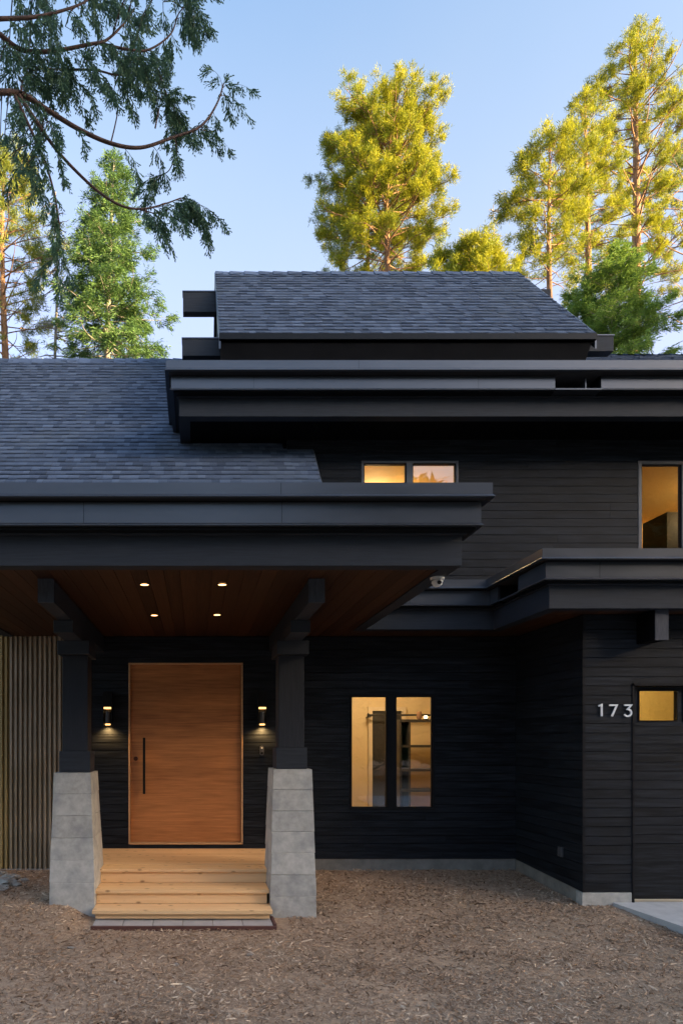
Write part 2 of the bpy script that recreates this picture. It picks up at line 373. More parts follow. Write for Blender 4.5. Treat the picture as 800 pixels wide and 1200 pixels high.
# ------------------------------------------------------------------ house
house = thing('house', 'black modern timber house with steep shingled roofs and a deep flat-roofed front porch', 'house', (1.5, 9.43, EYE - 1.76))
E = EYE
DW = 9.43

def boards_front(mb, x0, x1, yf, z0, z1, cover=.107, thick=.02, holes=(), lo=1.2, hi=3.6, gap=.0065):
    """horizontal boards on a wall facing the camera, cut round the openings"""
    z = z0
    while z < z1 - .005:
        zt = min(z + cover - gap, z1)
        segs = [(x0, x1)]
        for (a, b, c, e) in holes:
            if zt > c and z < e:
                if zt - e > .012: mb.box(max(a, x0), min(b, x1), yf - thick, yf, e, zt)
                if c - z > .012: mb.box(max(a, x0), min(b, x1), yf - thick, yf, z, c)
                ns = []
                for (s, t) in segs:
                    if b <= s or a >= t: ns.append((s, t)); continue
                    if a > s: ns.append((s, a))
                    if b < t: ns.append((b, t))
                segs = ns
        for (s, t) in segs:
            x = s
            while x < t - .01:
                w = random.uniform(lo, hi); xe = min(x + w, t)
                if t - xe < .3: xe = t
                off = random.uniform(0, .0035)
                mb.box(x, xe - (.002 if xe < t else 0), yf - thick - off, yf, z, zt)
                x = xe
        z += cover
    return mb

# solid wall bodies behind the cladding
mb = MB()
WT = .15
def wall_holes(mb, x0, x1, y0, y1, z0, z1, holes):
    xs_ = sorted({x0, x1, *[h[0] for h in holes], *[h[1] for h in holes]})
    for a, b in zip(xs_[:-1], xs_[1:]):
        cuts = sorted([(h[2], h[3]) for h in holes if h[0] <= a + 1e-6 and h[1] >= b - 1e-6])
        z = z0
        for (c, e) in cuts:
            if c > z: mb.box(a, b, y0, y1, z, c)
            z = e
        if z < z1: mb.box(a, b, y0, y1, z, z1)
low_win = (X(408.5, DW), X(508.5, DW), Z(949, DW), Z(813.5, DW))
door_op = (X(151, DW), X(284.5, DW), Z(989, DW), Z(777, DW))
upl_win = (X(423, DW), X(536, DW), Z(650, DW), Z(541, DW))
upr_win = (X(746, DW), X(846, DW), Z(652, DW), Z(541, DW))
zsof = 1.449 + E
wall_holes(mb, -1.49, 4.44, DW, DW + WT, E - 1.75, E + 1.62, [low_win, door_op])
wall_holes(mb, 1.2, 11.0, DW, DW + WT, E + 1.62, E + 4.25, [upl_win, upr_win])
mb.box(-5.0, -1.495, DW + .03, DW + .15, E - 1.75, E + 1.5)
body = mb.build('wall', M['darksoffit'], house)
mb = MB(); boards_front(mb, -1.47, 4.418, DW, E - 1.603, zsof, holes=[low_win, door_op]); mb.build('siding', M['siding'], house)
mb = MB(); boards_front(mb, 1.25, 10.9, DW, E + 1.52, E + 4.17, holes=[upl_win, upr_win], cover=.112, lo=.9, hi=2.6); mb.build('siding', M['siding'], house)

# garage wing
DG = 7.8; GX = 4.417
gdoor = (X(741, DG), X(741, DG) + 2.75, Z(1056, DG), Z(804, DG))
mb = MB(); wall_holes(mb, GX, 10.5, DG, DG + .15, E - 1.7, E + 1.6, [gdoor]); mb.box(GX, GX + .15, DG + .15, DW - .002, E - 1.75, E + 1.6); mb.build('wall', M['darksoffit'], house)
mb = MB(); boards_front(mb, GX, 10.5, DG, Z(1045, DG), zsof, holes=[(X(738.5, DG), gdoor[1] + .03, gdoor[2] - .2, Z(801, DG))]); mb.build('siding', M['siding'], house)
mb = MB()                                    # side wall of the garage wing, facing the entry
z = 0
zf = E - 1.706; zb = E - 1.61
k = 0
zc = E - 1.60
while zc < zsof:
    zt = min(zc + .103, zsof); o_ = random.uniform(0, .003)
    mb.box(GX - .02 - o_, GX, DG - .022, DW - .024, zc, zt); zc += .107
mb.hexa([(GX - .02, DG - .022, zf), (GX, DG - .022, zf), (GX, DW - .024, zb), (GX - .02, DW - .024, zb), (GX - .02, DG - .022, E - 1.604), (GX, DG - .022, E - 1.604), (GX, DW - .024, E - 1.604), (GX - .02, DW - .024, E - 1.604)])
mb.build('siding', M['siding'], house)
# metal edge trim at the garage corner and beside the garage door
mb = MB(); mb.box(GX - .026, GX + .006, DG - .03, DG - .024, Z(1045, DG), zsof); mb.box(X(738.5, DG), X(741, DG), DG - .03, DG + .1, Z(1058, DG), Z(801, DG))
mb.box(X(738.5, DG), gdoor[1] + .03, DG - .03, DG + .1, Z(801, DG), Z(804, DG)); mb.build('corner_trim', M['frame'], house)

# foundations
mb = MB()
mb.box(-1.4, GX - .02, DW - .012, DW + .1, E - 2.05, E - 1.606)
mb.box(-5, -1.4, DW - .0, DW + .1, E - 2.05, E - 1.752)
mb.hexa([(GX - .012, DG - .02, E - 2.1), (GX + .1, DG - .02, E - 2.1), (GX + .1, DW, E - 2.1), (GX - .012, DW, E - 2.1), (GX - .012, DG - .02, zf - .002), (GX + .1, DG - .02, zf - .002), (GX + .1, DW, zb - .002), (GX - .012, DW, zb - .002)])
mb.build('foundation', M['foundation'], house)
mb = MB(); mb.box(GX - .03, X(738, DG), DG - .028, DG + .1, E - 2.1, Z(1045.6, DG)); mb.build('foundation', M['concrete'], house, bevel=.004)
mb = MB(); mb.box(gdoor[1] + .03, 10.4, DG - .028, DG + .1, E - 2.1, Z(1045.6, DG))
mb.build('foundation', M['concrete'], house, bevel=.004)

# ribbed metal wall, left of the entrance
mb = MB(); xr = -1.5; i = 0; mr = MB()
ztop = E + 1.47; zbt = E - 1.74
while xr > -5.2:
    w = .067
    t = mb if (xr > -2.52) else mr
    jj = random.uniform(.2, .8)
    a = xr - w
    pr = [(a, DW + .028), (a + .008, DW - .03), (a + .036, DW - .03), (a + .044, DW + .028), (xr, DW + .028)]
    for (p, q) in zip(pr[:-1], pr[1:]): t.face([(p[0], p[1], zbt), (q[0], q[1], zbt), (q[0], q[1], ztop), (p[0], p[1], ztop)], jj)
    xr -= w
mb.build('ribbed_cladding', M['rib'], house, fix=False); o = mr.build('ribbed_cladding', M['ribrust'], house, fix=False); tag(o, 'rust-yellow end of the ribbed metal wall cladding')
mb = MB(); mb.box(-1.497, -1.474, DW - .05, DW - .0, zbt, zsof); mb.box(-5.2, -1.5, DW - .03, DW + .02, zbt - .025, zbt - .002); mb.build('corner_trim', M['trimmetal'], house)

# ---- eaves: stepped metal bands and timber beams wrapping porch, entry canopy and garage
def band(z0, z1, t=.03, lip=.016):
    return [(-t, z0), (lip, z0), (lip, z0 + .005), (0, z0 + .022), (0, z1), (-t, z1)]
def rect(z0, z1, t): return [(-t, z0), (0, z0), (0, z1), (-t, z1)]
f1 = [(-2.80, 9.35), (-2.80, 5.38), (2.334, 5.38), (2.334, 8.58), (3.645, 8.58), (3.645, 7.2), (10.6, 7.2)]
f2 = [(-2.74, 9.35), (-2.74, 5.46), (2.276, 5.46), (2.276, 8.65), (3.717, 8.65), (3.717, 7.27), (10.6, 7.27)]
f3 = [(-2.64, 9.35), (-2.64, 5.60), (2.177, 5.60), (2.177, 8.76), (3.81, 8.76), (3.81, 7.38), (10.6, 7.38)]
def cut(path, i, a, b):
    """split segment i of a path, leaving a gap between fractions a and b"""
    p, q = Vector(path[i]), Vector(path[i + 1])
    return path[:i + 1] + [tuple(p.lerp(q, a))], [tuple(p.lerp(q, b))] + path[i + 1:]
mb = MB(); mb.sweep(f1, band(E + 1.935, E + 2.048)); mb.build('fascia', M['metal'], house)
pa, pb = cut(f2, 4, .16, .55)
mb = MB(); mb.sweep(pa, band(E + 1.733, E + 1.922)); mb.sweep(pb, band(E + 1.733, E + 1.922)); mb.build('gutter', M['metal'], house)
mb = MB(); mb.sweep(pa, [(-.24, E + 1.712), (-.03, E + 1.712), (-.03, E + 1.934), (-.24, E + 1.934)])
mb.sweep(pb, [(-.24, E + 1.712), (-.03, E + 1.712), (-.03, E + 1.934), (-.24, E + 1.934)])
mb.build('gutter_back', M['black'], house)
y0, y1 = 8.65 - .16 * 1.38, 8.65 - .55 * 1.38
mb = MB(); mb.box(3.72, 3.95, y0 - .003, y1 + .003, E + 1.733, E + 1.752); mb.build('scupper', M['metal'], house)
mb = MB(); mb.sweep(f3, rect(E + 1.449, E + 1.694, .14)); mb.sweep(f3, [(.004, E + 1.694), (-.14, E + 1.694), (-.14, E + 1.712), (.03, E + 1.712), (.03, E + 1.700)]); mb.build('eave_beam', M['beam'], house, bevel=.003)
# joints in the sheet metal bands
for (x, y, z0, z1) in [(X(330, 5.46), 5.46, 1.75, 1.92), (X(329, 5.38), 5.38, 1.952, 2.046), (-.9, 5.46, 1.75, 1.92), (X(702, 7.27), 7.27, 1.75, 1.92), (X(480, 8.65), 8.65, 1.75, 1.92)]:
    mb = MB(); mb.box(x, x + .0035, y - .0018, y + .01, E + z0, E + z1); mb.build('metal_joint', M['black'], house)
for (x, y, z0, z1) in [(X(297, 8.6), 8.6, 4.46, 4.61), (X(560, 8.6), 8.6, 4.46, 4.61), (X(420, 8.5), 8.5, 4.65, 4.757)]:
    mb = MB(); mb.box(x, x + .004, y - .0018, y + .01, E + z0, E + z1); mb.build('metal_joint', M['black'], house)
# flat roof decks
mb = MB(); mb.box(-2.77, 2.30, 5.42, 9.4, E + 1.94, E + 2.02); mb.box(2.30, 3.70, 8.62, 9.405, E + 1.94, E + 2.02); mb.box(3.70, 10.6, 7.24, 9.405, E + 1.94, E + 2.02)
mb.build('flat_roof', M['membrane'], house)
# timber soffits, boards running front to back
def soffit(x0, x1, y0, y1, z, m, w=.14, ax='y'):
    mb = MB(); x = x0
    while x < x1 - .01:
        xe = min(x + w, x1); mb.box(x + .002, xe - .002, y0, y1, z + random.uniform(0, .002), z + .02); x = xe
    mb.box(x0, x1, y0, y1, z + .022, z + .03)
    return mb.build('soffit', m, house)
soffit(-2.52, 2.05, 5.72, 9.40, E + 1.46, M['soffit'])
soffit(2.05, 3.94, 8.88, 9.40, E + 1.46, M['soffit'])
soffit(3.95, 10.5, 7.50, 7.79, E + 1.46, M['soffit'])
soffit(3.94, 4.41, 7.8, 9.40, E + 1.46, M['soffit'])

# porch posts, outriggers and corbels
for (cx, ptop) in ((-1.352, Z(905, 7.6)), (1.062, Z(901, 7.6))):
    mb = MB(); mb.box(cx - .142, cx + .142, 7.63, 7.91, ptop + .235, E + .972); p = mb.build('porch_post', M['post'], house, bevel=.006)
    mb = MB(); mb.box(cx - .172, cx + .172, 7.60, 7.94, ptop, ptop + .235); mb.build('post_base', M['beam'], p, bevel=.005)
    mb = MB(); mb.box(cx - .175, cx + .175, 7.50, 8.04, E + .972, E + 1.12); mb.box(cx - .10, cx + .10, 6.95, 8.45, E + 1.12, E + 1.244); mb.build('corbel', M['beam'], p, bevel=.005)
for cx in (-1.335, 1.07):
    mb = MB(); mb.box(cx - .069, cx + .069, 6.08, 9.40, E + 1.246, E + 1.452); o = mb.build('outrigger', M['beam'], house, bevel=.004)
    mb = MB(); mb.box(cx - .071, cx + .071, 6.064, 6.079, E + 1.243, E + 1.455); mb.build('lit_end', M['outrigger'], o)  # added plate, paler to paint light on the beam's front
for cx in (5.08, 8.3):
    mb = MB(); mb.box(cx - .07, cx + .07, 7.47, 7.79, E + 1.12, E + 1.455); o = mb.build('outrigger', M['darksoffit'], house, bevel=.004)  # near-black sides paint the shade under the garage eave
    mb = MB(); mb.box(cx - .072, cx + .072, 7.455, 7.469, E + 1.118, E + 1.457); mb.build('lit_end', M['outrigger'], o)  # paler plate again paints the lit front end

# ---- shingled roofs: every tab is laid as its own raised piece of the surface
def shingles(x0f, x1f, y_e, z_e, y_r, z_r, expo, name, tabw=(.12, .30)):
    """x0f/x1f: functions of the fraction up the slope; plane from eave (y_e,z_e) to ridge (y_r,z_r)"""
    L = math.hypot(y_r - y_e, z_r - z_e); n = int(round(L / expo)); uy, uz = (y_r - y_e) / L, (z_r - z_e) / L; ny, nz = -uz, uy
    v = []; r = []
    def P3(x, s, h): return (x, y_e + uy * s + ny * h, z_e + uz * s + nz * h)
    for i in range(n):
        s0 = i * L / n; s1 = min((i + 1) * L / n + .01, L); t = i / n
        x = x0f(t); xe = x1f(t); sh = 0
        while x < xe - 1e-4:
            w = random.uniform(*tabw); b = min(x + w, xe)
            h0 = .011 + (.010 if random.random() < .45 else 0); h1 = .001
            c = min(1, max(0, random.gauss(.5, .24)))
            dr = random.choice((0, 0, 0, .006)) 
            v += [P3(x, s0 - dr, 0), P3(b, s0 - dr, 0), P3(b, s0 - dr, h0), P3(x, s0 - dr, h0), P3(b, s1, h1), P3(x, s1, h1)]; r.append(c)
            x = b
    n_ = len(r); base = np.arange(n_)[:, None] * 6
    q1 = base + np.array([[0, 1, 2, 3]]); q2 = base + np.array([[3, 2, 4, 5]]); q3 = base + np.array([[0, 3, 5, 5]]); q4 = base + np.array([[1, 4, 2, 2]])
    f = np.stack([q1, q2], 1).reshape(-1, 4)
    rr = np.repeat(r, 2).astype(float)
    rr[0::2] *= .12  # tab front faces darkened to paint a shadow line along each course
    return link_mesh(name, np.array(v), f, M['shingle'], house, rr)
def ridge_caps(x0, x1, y, z, slope, name='ridge_cap', step=.2):
    mb = MB(); x = x0
    while x < x1:
        xe = min(x + step + .03, x1); w = .14
        for s in (-1, 1):
            a = [(x, y, z + .03), (xe, y, z + .012), (xe, y + s * w, z + .012 - w * slope), (x, y + s * w, z + .03 - w * slope)]
            mb.face(a)
        mb.face([(x, y - w, z + .03 - w * slope), (x, y, z + .03), (x, y, z + .004), (x, y - w, z - w * slope)])
        x += step
    return mb.build(name, M['shingle'], house, fix=False)
# main (left) roof: plane z = 3.353 at d 8.8, slope 1.1
PS = 1.1
yr = 11.73; zr = 3.353 + PS * (yr - 8.8)
ye = 8.05; ze = 3.353 + PS * (ye - 8.8)
fr = (9.9 - ye) / (yr - ye)
shingles(lambda t: -5.4, lambda t: 1.61 if t < fr else .56, ye, ze + E, yr, zr + E, .118, 'roof', tabw=(.075, .155))
ridge_caps(-5.4, .56, yr, zr + E, PS)
mb = MB()   # back slope and roof body
mb.hexa([(-5.4, yr + .0, zr + E - .03), (1.6, yr, zr + E - .03), (1.6, yr + 3.4, zr + E - 3.77), (-5.4, yr + 3.4, zr + E - 3.77), (-5.4, yr, zr + E), (1.6, yr, zr + E), (1.6, yr + 3.4, zr + E - 3.74), (-5.4, yr + 3.4, zr + E - 3.74)])
mb.build('back_roof', M['shingle'], house)
mb = MB()
def slopeboard(mb, x0, x1, ya, za, yb, zb, t):
    mb.hexa([(x0, ya, za - t), (x1, ya, za - t), (x1, yb, zb - t), (x0, yb, zb - t), (x0, ya, za - .006), (x1, ya, za - .006), (x1, yb, zb - .006), (x0, yb, zb - .006)])
slopeboard(mb, -5.4, 1.595, ye, ze + E, 9.9, ze + PS * (9.9 - ye) + E, .10); slopeboard(mb, -5.4, .56, 9.9, ze + PS * (9.9 - ye) + E, yr, zr + E, .10)
mb.build('roof_deck', M['black'], house)
mb = MB()   # rake board on the right end of the main roof
mb.hexa([(1.596, ye, ze + E - .2), (1.62, ye, ze + E - .2), (1.62, 9.4, 3.353 + PS * .6 + E - .2), (1.596, 9.4, 3.353 + PS * .6 + E - .2), (1.596, ye, ze + E + .005), (1.62, ye, ze + E + .005), (1.62, 9.4, 3.353 + PS * .6 + E + .005), (1.596, 9.4, 3.353 + PS * .6 + E + .005)])
mb.build('rake_board', M['metal'], house)
mb = MB()   # gable wall on the far left
mb.face([(-5.3, DW + .16, E - 1.7), (-5.3, 15.0, E - 1.7), (-5.3, 15.0, E + 2.8), (-5.3, yr, zr + E - .14), (-5.3, DW + .16, 3.353 + PS * (DW + .16 - 8.8) + E - .14)])
mb.face([(-5.3, 15.0, E - 1.7), (10.9, 15.0, E - 1.7), (10.9, 15.0, E + 2.7), (-5.3, 15.0, E + 2.7)])
mb.face([(10.9, DW, E - 1.7), (10.9, 15.0, E - 1.7), (10.9, 15.0, E + 4.15), (10.9, DW, E + 4.15)])
mb.build('wall', M['siding'], house)

# upper eave
u1 = [(-.376, 12.4), (-.376, 8.5), (11.4, 8.5)]; u2 = [(-.316, 12.4), (-.316, 8.6), (11.4, 8.6)]; u3 = [(-.219, 12.4), (-.219, 8.75), (11.4, 8.75)]
mb = MB(); mb.sweep(u1, band(E + 4.632, E + 4.76)); mb.build('fascia', M['metal'], house)
L2 = 11.4 + .316; ga = (X(650, 8.6) + .316) / L2; gb = (X(704, 8.6) + .316) / L2
pa, pb = cut(u2, 1, ga, gb)
mb = MB(); mb.sweep(pa, band(E + 4.44, E + 4.615)); mb.sweep(pb, band(E + 4.44, E + 4.615)); mb.build('gutter', M['metal'], house)
gbk = [(-.24, E + 4.425), (-.03, E + 4.425), (-.03, E + 4.631), (-.24, E + 4.631)]
mb = MB(); mb.sweep(pa, gbk); mb.sweep(pb, gbk); mb.build('gutter_back', M['black'], house)
xa, xb = X(650, 8.6), X(704, 8.6)
mb = MB(); mb.box(xa, xb + .0, 8.585, 8.82, E + 4.437, E + 4.455); mb.box(xb - .19, xb - .175, 8.62, 8.80, E + 4.456, E + 4.60); mb.build('scupper', M['metal'], house)
mb = MB(); mb.face([(xa + .01, 8.60, E + 4.458), (xb - .2, 8.60, E + 4.458), (xb - .2, 8.80, E + 4.54), (xa + .01, 8.80, E + 4.54)], .5); mb.build('scupper_shingle', M['shingle'], house, fix=False)
mb = MB(); mb.sweep(u3, rect(E + 4.178, E + 4.412, .14)); mb.sweep(u3, [(.004, E + 4.412), (-.14, E + 4.412), (-.14, E + 4.424), (.03, E + 4.424), (.03, E + 4.416)]); mb.build('eave_beam', M['beam'], house, bevel=.003)
mb = MB(); mb.box(-.34, 11.3, 8.53, 12.4, E + 4.632, E + 4.72); mb.build('flat_roof', M['membrane'], house)
soffit(-.08, 11.2, 8.89, 12.3, E + 4.185, M['darksoffit'], w=.14)
# low shingled roof on the right, rising behind the upper eave
shingles(lambda t: 5.3, lambda t: 11.2, 8.75, E + 4.74, 11.7, Z(416.5, 11.7), .14, 'roof', tabw=(.1, .22))
ridge_caps(5.3, 11.2, 11.7, Z(416.5, 11.7), .6)
mb = MB(); slopeboard(mb, 5.3, 11.2, 8.8, E + 4.76, 11.68, Z(416.8, 11.7) - .012, .08); slopeboard(mb, 5.3, 11.2, 11.71, Z(416.5, 11.7) - .012, 15.2, Z(416.5, 11.7) - 2.1, .08); mb.build('roof_deck', M['black'], house)

# top roof (clerestory)
te, tz, tr, trz = 9.2, Z(391.5, 9.2), 11.4, Z(319.5, 11.4)
TX0 = .318; TX1 = X(607, 11.4)
shingles(lambda t: TX0, lambda t: TX1, te, tz, tr, trz, .148, 'roof', tabw=(.08, .16))
ridge_caps(TX0, TX1, tr, trz, 1.06, step=.24)
tsl = (trz - tz) / (tr - te)
mb = MB(); slopeboard(mb, TX0 + .01, TX1 - .01, te + .01, tz, tr, trz, .11); slopeboard(mb, TX0 + .01, TX1 - .01, tr, trz, tr + 2.4, trz - 2.4 * tsl, .11); mb.build('roof_deck', M['black'], house)
for x in (TX0 - .012, TX1 - .012):
    mb = MB()
    for (ya, za, yb, zb_) in ((te - .01, tz, tr, trz), (tr, trz, tr + 2.4, trz - 2.4 * tsl)):
        mb.hexa([(x, ya, za - .20), (x + .024, ya, za - .20), (x + .024, yb, zb_ - .20), (x, yb, zb_ - .20), (x, ya, za + .004), (x + .024, ya, za + .004), (x + .024, yb, zb_ + .004), (x, yb, zb_ + .004)])
    mb.build('rake_board', M['metal'], house)
mb = MB()
# front board under the eave, its right end cut on a slant
zt_, zb2 = Z(393, 9.2), Z(399, 9.2)
mb.box(TX0 - .01, TX1 + .005, 9.165, 9.20, zb2, zt_ + .01)
mb.build('fascia', M['black'], house)
mb = MB(); mb.hexa([(TX0 + .01, 9.21, Z(424, 9.21)), (X(685, 9.21), 9.21, Z(424, 9.21)), (X(685, 9.21), 9.40, Z(424, 9.21)), (TX0 + .01, 9.40, Z(424, 9.21)),
                    (TX0 + .01, 9.21, zt_ - .01), (X(695.5, 9.21), 9.21, zt_ - .01), (X(695.5, 9.21), 9.40, zt_ - .01), (TX0 + .01, 9.40, zt_ - .01)])
mb.face([(TX0 + .03, 9.42, E + 4.6), (TX0 + .03, 13.4, E + 4.6), (TX0 + .03, 13.4, tz - .1), (TX0 + .03, tr, trz - .15), (TX0 + .03, 9.42, tz + .1)])
mb.face([(TX1 - .08, 9.42, E + 4.6), (TX1 - .08, 13.4, E + 4.6), (TX1 - .08, 13.4, tz - .1), (TX1 - .08, tr, trz - .15), (TX1 - .08, 9.42, tz + .1)])
mb.build('clerestory_wall', M['darksoffit'], house)
# purlin ends sticking out past both gable ends
mb = MB(); mb.box(X(214.5, 10.85), TX0 + .02, 10.85, 10.99, Z(365.5, 10.85), Z(342, 10.85)); mb.build('purlin', M['beam'], house, bevel=.005)
mb = MB(); mb.box(TX1 - .03, X(645, 10.85), 10.85, 10.99, Z(366, 10.85), Z(338.5, 10.85)); mb.build('purlin', M['beam'], house, bevel=.005)
mb = MB(); mb.box(X(213.5, 9.45), TX0 + .02, 9.45, 9.60, Z(417, 9.45), Z(397, 9.45)); mb.build('purlin', M['beam'], house, bevel=.005)
mb = MB(); mb.box(TX1 - .2, X(718.5, 9.45), 9.45, 9.60, Z(411.5, 9.45), Z(393.5, 9.45)); mb.build('purlin', M['beam'], house, bevel=.005)
# small metal caps on those purlins
for (a, b, y, zt) in ((X(213.8, 10.85), TX0, 10.85, Z(342, 10.85)), (X(213, 9.45), TX0, 9.45, Z(397, 9.45)), (TX1, X(719.3, 9.45), 9.45, Z(393.5, 9.45))):
    mb = MB(); mb.box(a, b, y - .01, y + .155, zt + .001, zt + .016); mb.build('purlin_cap', M['metal'], house)

# ---- windows
def frame_parts(name, op, y, bars=(), m='frame', fw=.035, glassm='glass', depth=.09, proud=.03):
    x0, x1, z0, z1 = op
    xs_ = [x0] + list(bars) + [x1]
    mb = MB(); yf = y - proud
    mb.box(x0, x1, yf, yf + depth, z0, z0 + fw); mb.box(x0, x1, yf, yf + depth, z1 - fw, z1)
    edges = [(x0, x0 + fw)] + [(b[0], b[1]) for b in bars] + [(x1 - fw, x1)]
    for (a, b) in edges: mb.box(a, b, yf + .001, yf + depth, z0 + fw, z1 - fw)
    w = mb.build(name, M[m], house, bevel=.002)
    for (l, r_) in zip(edges[:-1], edges[1:]):
        q = MB(); a, b = l[1], r_[0]; s = .014
        q.box(a, a + s, yf + .02, yf + .06, z0 + fw, z1 - fw); q.box(b - s, b, yf + .02, yf + .06, z0 + fw, z1 - fw)
        q.box(a + s, b - s, yf + .02, yf + .06, z0 + fw, z0 + fw + s); q.box(a + s, b - s, yf + .02, yf + .06, z1 - fw - s, z1 - fw)
        q.build('sash', M['frame'] if m == 'frame' else M['black'], w)
        q = MB(); q.box(a + s, b - s, yf + .045, yf + .049, z0 + fw + s, z1 - fw - s, .5); q.build('pane', M[glassm], w)
    return w
frame_parts('window', low_win, DW, [(X(453, DW), X(463, DW))], fw=.028)
frame_parts('window', upl_win, DW, [(X(475.5, DW), X(482.5, DW))], m='framegrey', fw=.03, glassm='glassup')
frame_parts('window', upr_win, DW, [(X(797, DW), X(801, DW))], m='framegrey', fw=.045, glassm='glassup')

# ---- front door
fx0, fx1, fz0, fz1 = door_op
mb = MB(); t = .022
mb.box(fx0, fx0 + t, DW - .03, DW + .06, fz0, fz1); mb.box(fx1 - t, fx1, DW - .03, DW + .06, fz0, fz1); mb.box(fx0 + t, fx1 - t, DW - .03, DW + .06, fz1 - t, fz1); mb.box(fx0 + t, fx1 - t, DW - .05, DW + .06, fz0, fz0 + t)
dfr = mb.build('door_frame', M['doortrim'], house, bevel=.002)
mb = MB(); zz = fz0 + t + .005; zT = fz1 - t - .004
n = 12
for i in range(n):
    a = zz + (zT - zz) * i / n; b = zz + (zT - zz) * (i + 1) / n
    mb.box(fx0 + t + .004, fx1 - t - .004, DW + .005, DW + .05, a, b)
door = mb.build('door', M['door'], house)
mb = MB(); hx = X(169.5, DW)
mb.box(hx - .017, hx + .017, DW - .085, DW - .055, Z(930, DW), Z(864.5, DW)); mb.box(hx - .01, hx + .01, DW - .056, DW + .006, Z(875, DW), Z(872, DW)); mb.box(hx - .01, hx + .01, DW - .056, DW + .006, Z(923, DW), Z(920, DW))
mb.build('door_handle', M['black'], door, bevel=.004)
mb = MB(); c = P(159.5, 889, DW); mb.tube([(c.x, DW + .006, c.z), (c.x, DW - .03, c.z)], .03, 20); mb.build('lock', M['lock'], door)

# ---- garage door
mb = MB(); gx0, gx1, gz0, gz1 = gdoor
zsec = [gz0, Z(990, DG), Z(918, DG), Z(850, DG)]
boards_front(mb, gx0 + .012, gx1 - .012, DG + .09, Z(989, DG), Z(849, DG), cover=.104, thick=.018, lo=2.9, hi=3)
mb.box(gx0 + .012, gx1 - .012, DG + .07, DG + .12, gz0 + .01, Z(990, DG))
mb.box(gx0 + .012, gx1 - .012, DG + .09, DG + .12, Z(990, DG), Z(850, DG))
wx = [(X(747, 7.87), X(793, 7.87)), (X(793, 7.87) + .06, X(793, 7.87) + .51), (X(793, 7.87) + .57, X(793, 7.87) + 1.02), (X(793, 7.87) + 1.08, X(793, 7.87) + 1.53), (X(793, 7.87) + 1.59, gx1 - .06)]
wz0, wz1 = Z(845.5, 7.87), Z(808.5, 7.87)
mb.box(gx0 + .012, gx1 - .012, DG + .07, DG + .12, Z(849, DG), wz0); mb.box(gx0 + .012, gx1 - .012, DG + .07, DG + .12, wz1, gz1 - .005)
ex = [gx0 + .012] + [v_ for w_ in wx for v_ in w_] + [gx1 - .012]
for i in range(0, len(ex), 2): mb.box(ex[i], ex[i + 1], DG + .07, DG + .12, wz0, wz1)
gd_ = mb.build('garage_door', M['siding'], house)
for (a, b) in wx:
    q = MB(); s = .012
    q.box(a, b, DG + .06, DG + .115, wz0, wz0 + s); q.box(a, b, DG + .06, DG + .115, wz1 - s, wz1); q.box(a, a + s, DG + .06, DG + .115, wz0 + s, wz1 - s); q.box(b - s, b, DG + .06, DG + .115, wz0 + s, wz1 - s)
    w = q.build('garage_window', M['black'], gd_)
mb = MB()
for (a, b) in wx: mb.box(a + .01, b - .01, DG + .10, DG + .104, wz0 + .01, wz1 - .01, .5)
mb.build('window_pane', M['glass'], gd_)
mb = MB(); mb.box(gx0, gx1, DG + .02, DG + .11, gz0 - .01, gz0 + .008); mb.build('threshold', M['trimwhite'], gd_)

# ---- rooms seen through the glass
def room(x0, x1, y0, y1, z0, z1, mw, mf, name='room_wall'):
    mb = MB()
    for q in ([(x0, y1, z0), (x1, y1, z0), (x1, y1, z1), (x0, y1, z1)], [(x0, y0, z0), (x0, y1, z0), (x0, y1, z1), (x0, y0, z1)],
              [(x1, y0, z0), (x1, y1, z0), (x1, y1, z1), (x1, y0, z1)], [(x0, y0, z1), (x1, y0, z1), (x1, y1, z1), (x0, y1, z1)]): mb.face(q, .5)
    mb.build(name, mw, house, fix=False)
    mb = MB(); mb.box(x0, x1, y0, y1, z0 - .05, z0 - .002); mb.build('room_floor', mf, house)
def lamp(name, label, cat, loc, r, energy, color=(1, .74, .42), group=None, dz=-.12):
    t = thing(name, label, cat, loc, group)
    mb = MB(); x, y, z = loc
    mb.tube([(x, y, z), (x, y, z - .03)], .11, 16); mb.build('base', M['trimwhite'], t)
    mb = MB(); mb.tube([(x, y, z - .03), (x, y, z - .06)], [.09, .07], 16); mb.build('diffuser', M['bulb'], t)
    l = D.lights.new('lamp_light', 'POINT'); l.energy = energy; l.color = color; l.shadow_soft_size = r
    lo = D.objects.new('lamp_light', l); COL.objects.link(lo); lo.parent = t; lo.location = (0, 0, dz - .1)
room(1.55, 4.35, DW + .16, 12.6, E - 1.46, E + 1.35, M['wallpaint'], M['interior'])
room(1.3, 4.6, DW + .16, 12.6, E + 1.7, E + 4.05, M['orangepaint'], M['interior'])
room(5.6, 9.6, DW + .16, 12.6, E + 1.7, E + 4.05, M['orangepaint'], M['interior'])
room(4.6, 8.6, DG + .16, DW + 1.6, E - 1.81, E + 1.35, M['garagepane'], M['foundation'])
lamp('ceiling_lamp', 'round ceiling lamp in the ground floor room behind the double window', 'ceiling lamp', (2.9, 11.0, E + 1.34), .12, 15)
lamp('ceiling_lamp', 'round ceiling lamp in the upstairs room behind the double window', 'ceiling lamp', (2.9, 11.2, E + 4.04), .12, 16, (1, .70, .34))
lamp('ceiling_lamp', 'round ceiling lamp in the upstairs room behind the tall right window', 'ceiling lamp', (8.6, 10.4, E + 4.04), .12, 22, (1, .70, .34))
lamp('ceiling_lamp', 'round ceiling lamp inside the garage', 'ceiling lamp', (6.2, 9.6, E + 1.34), .12, 20, (1, .72, .35))
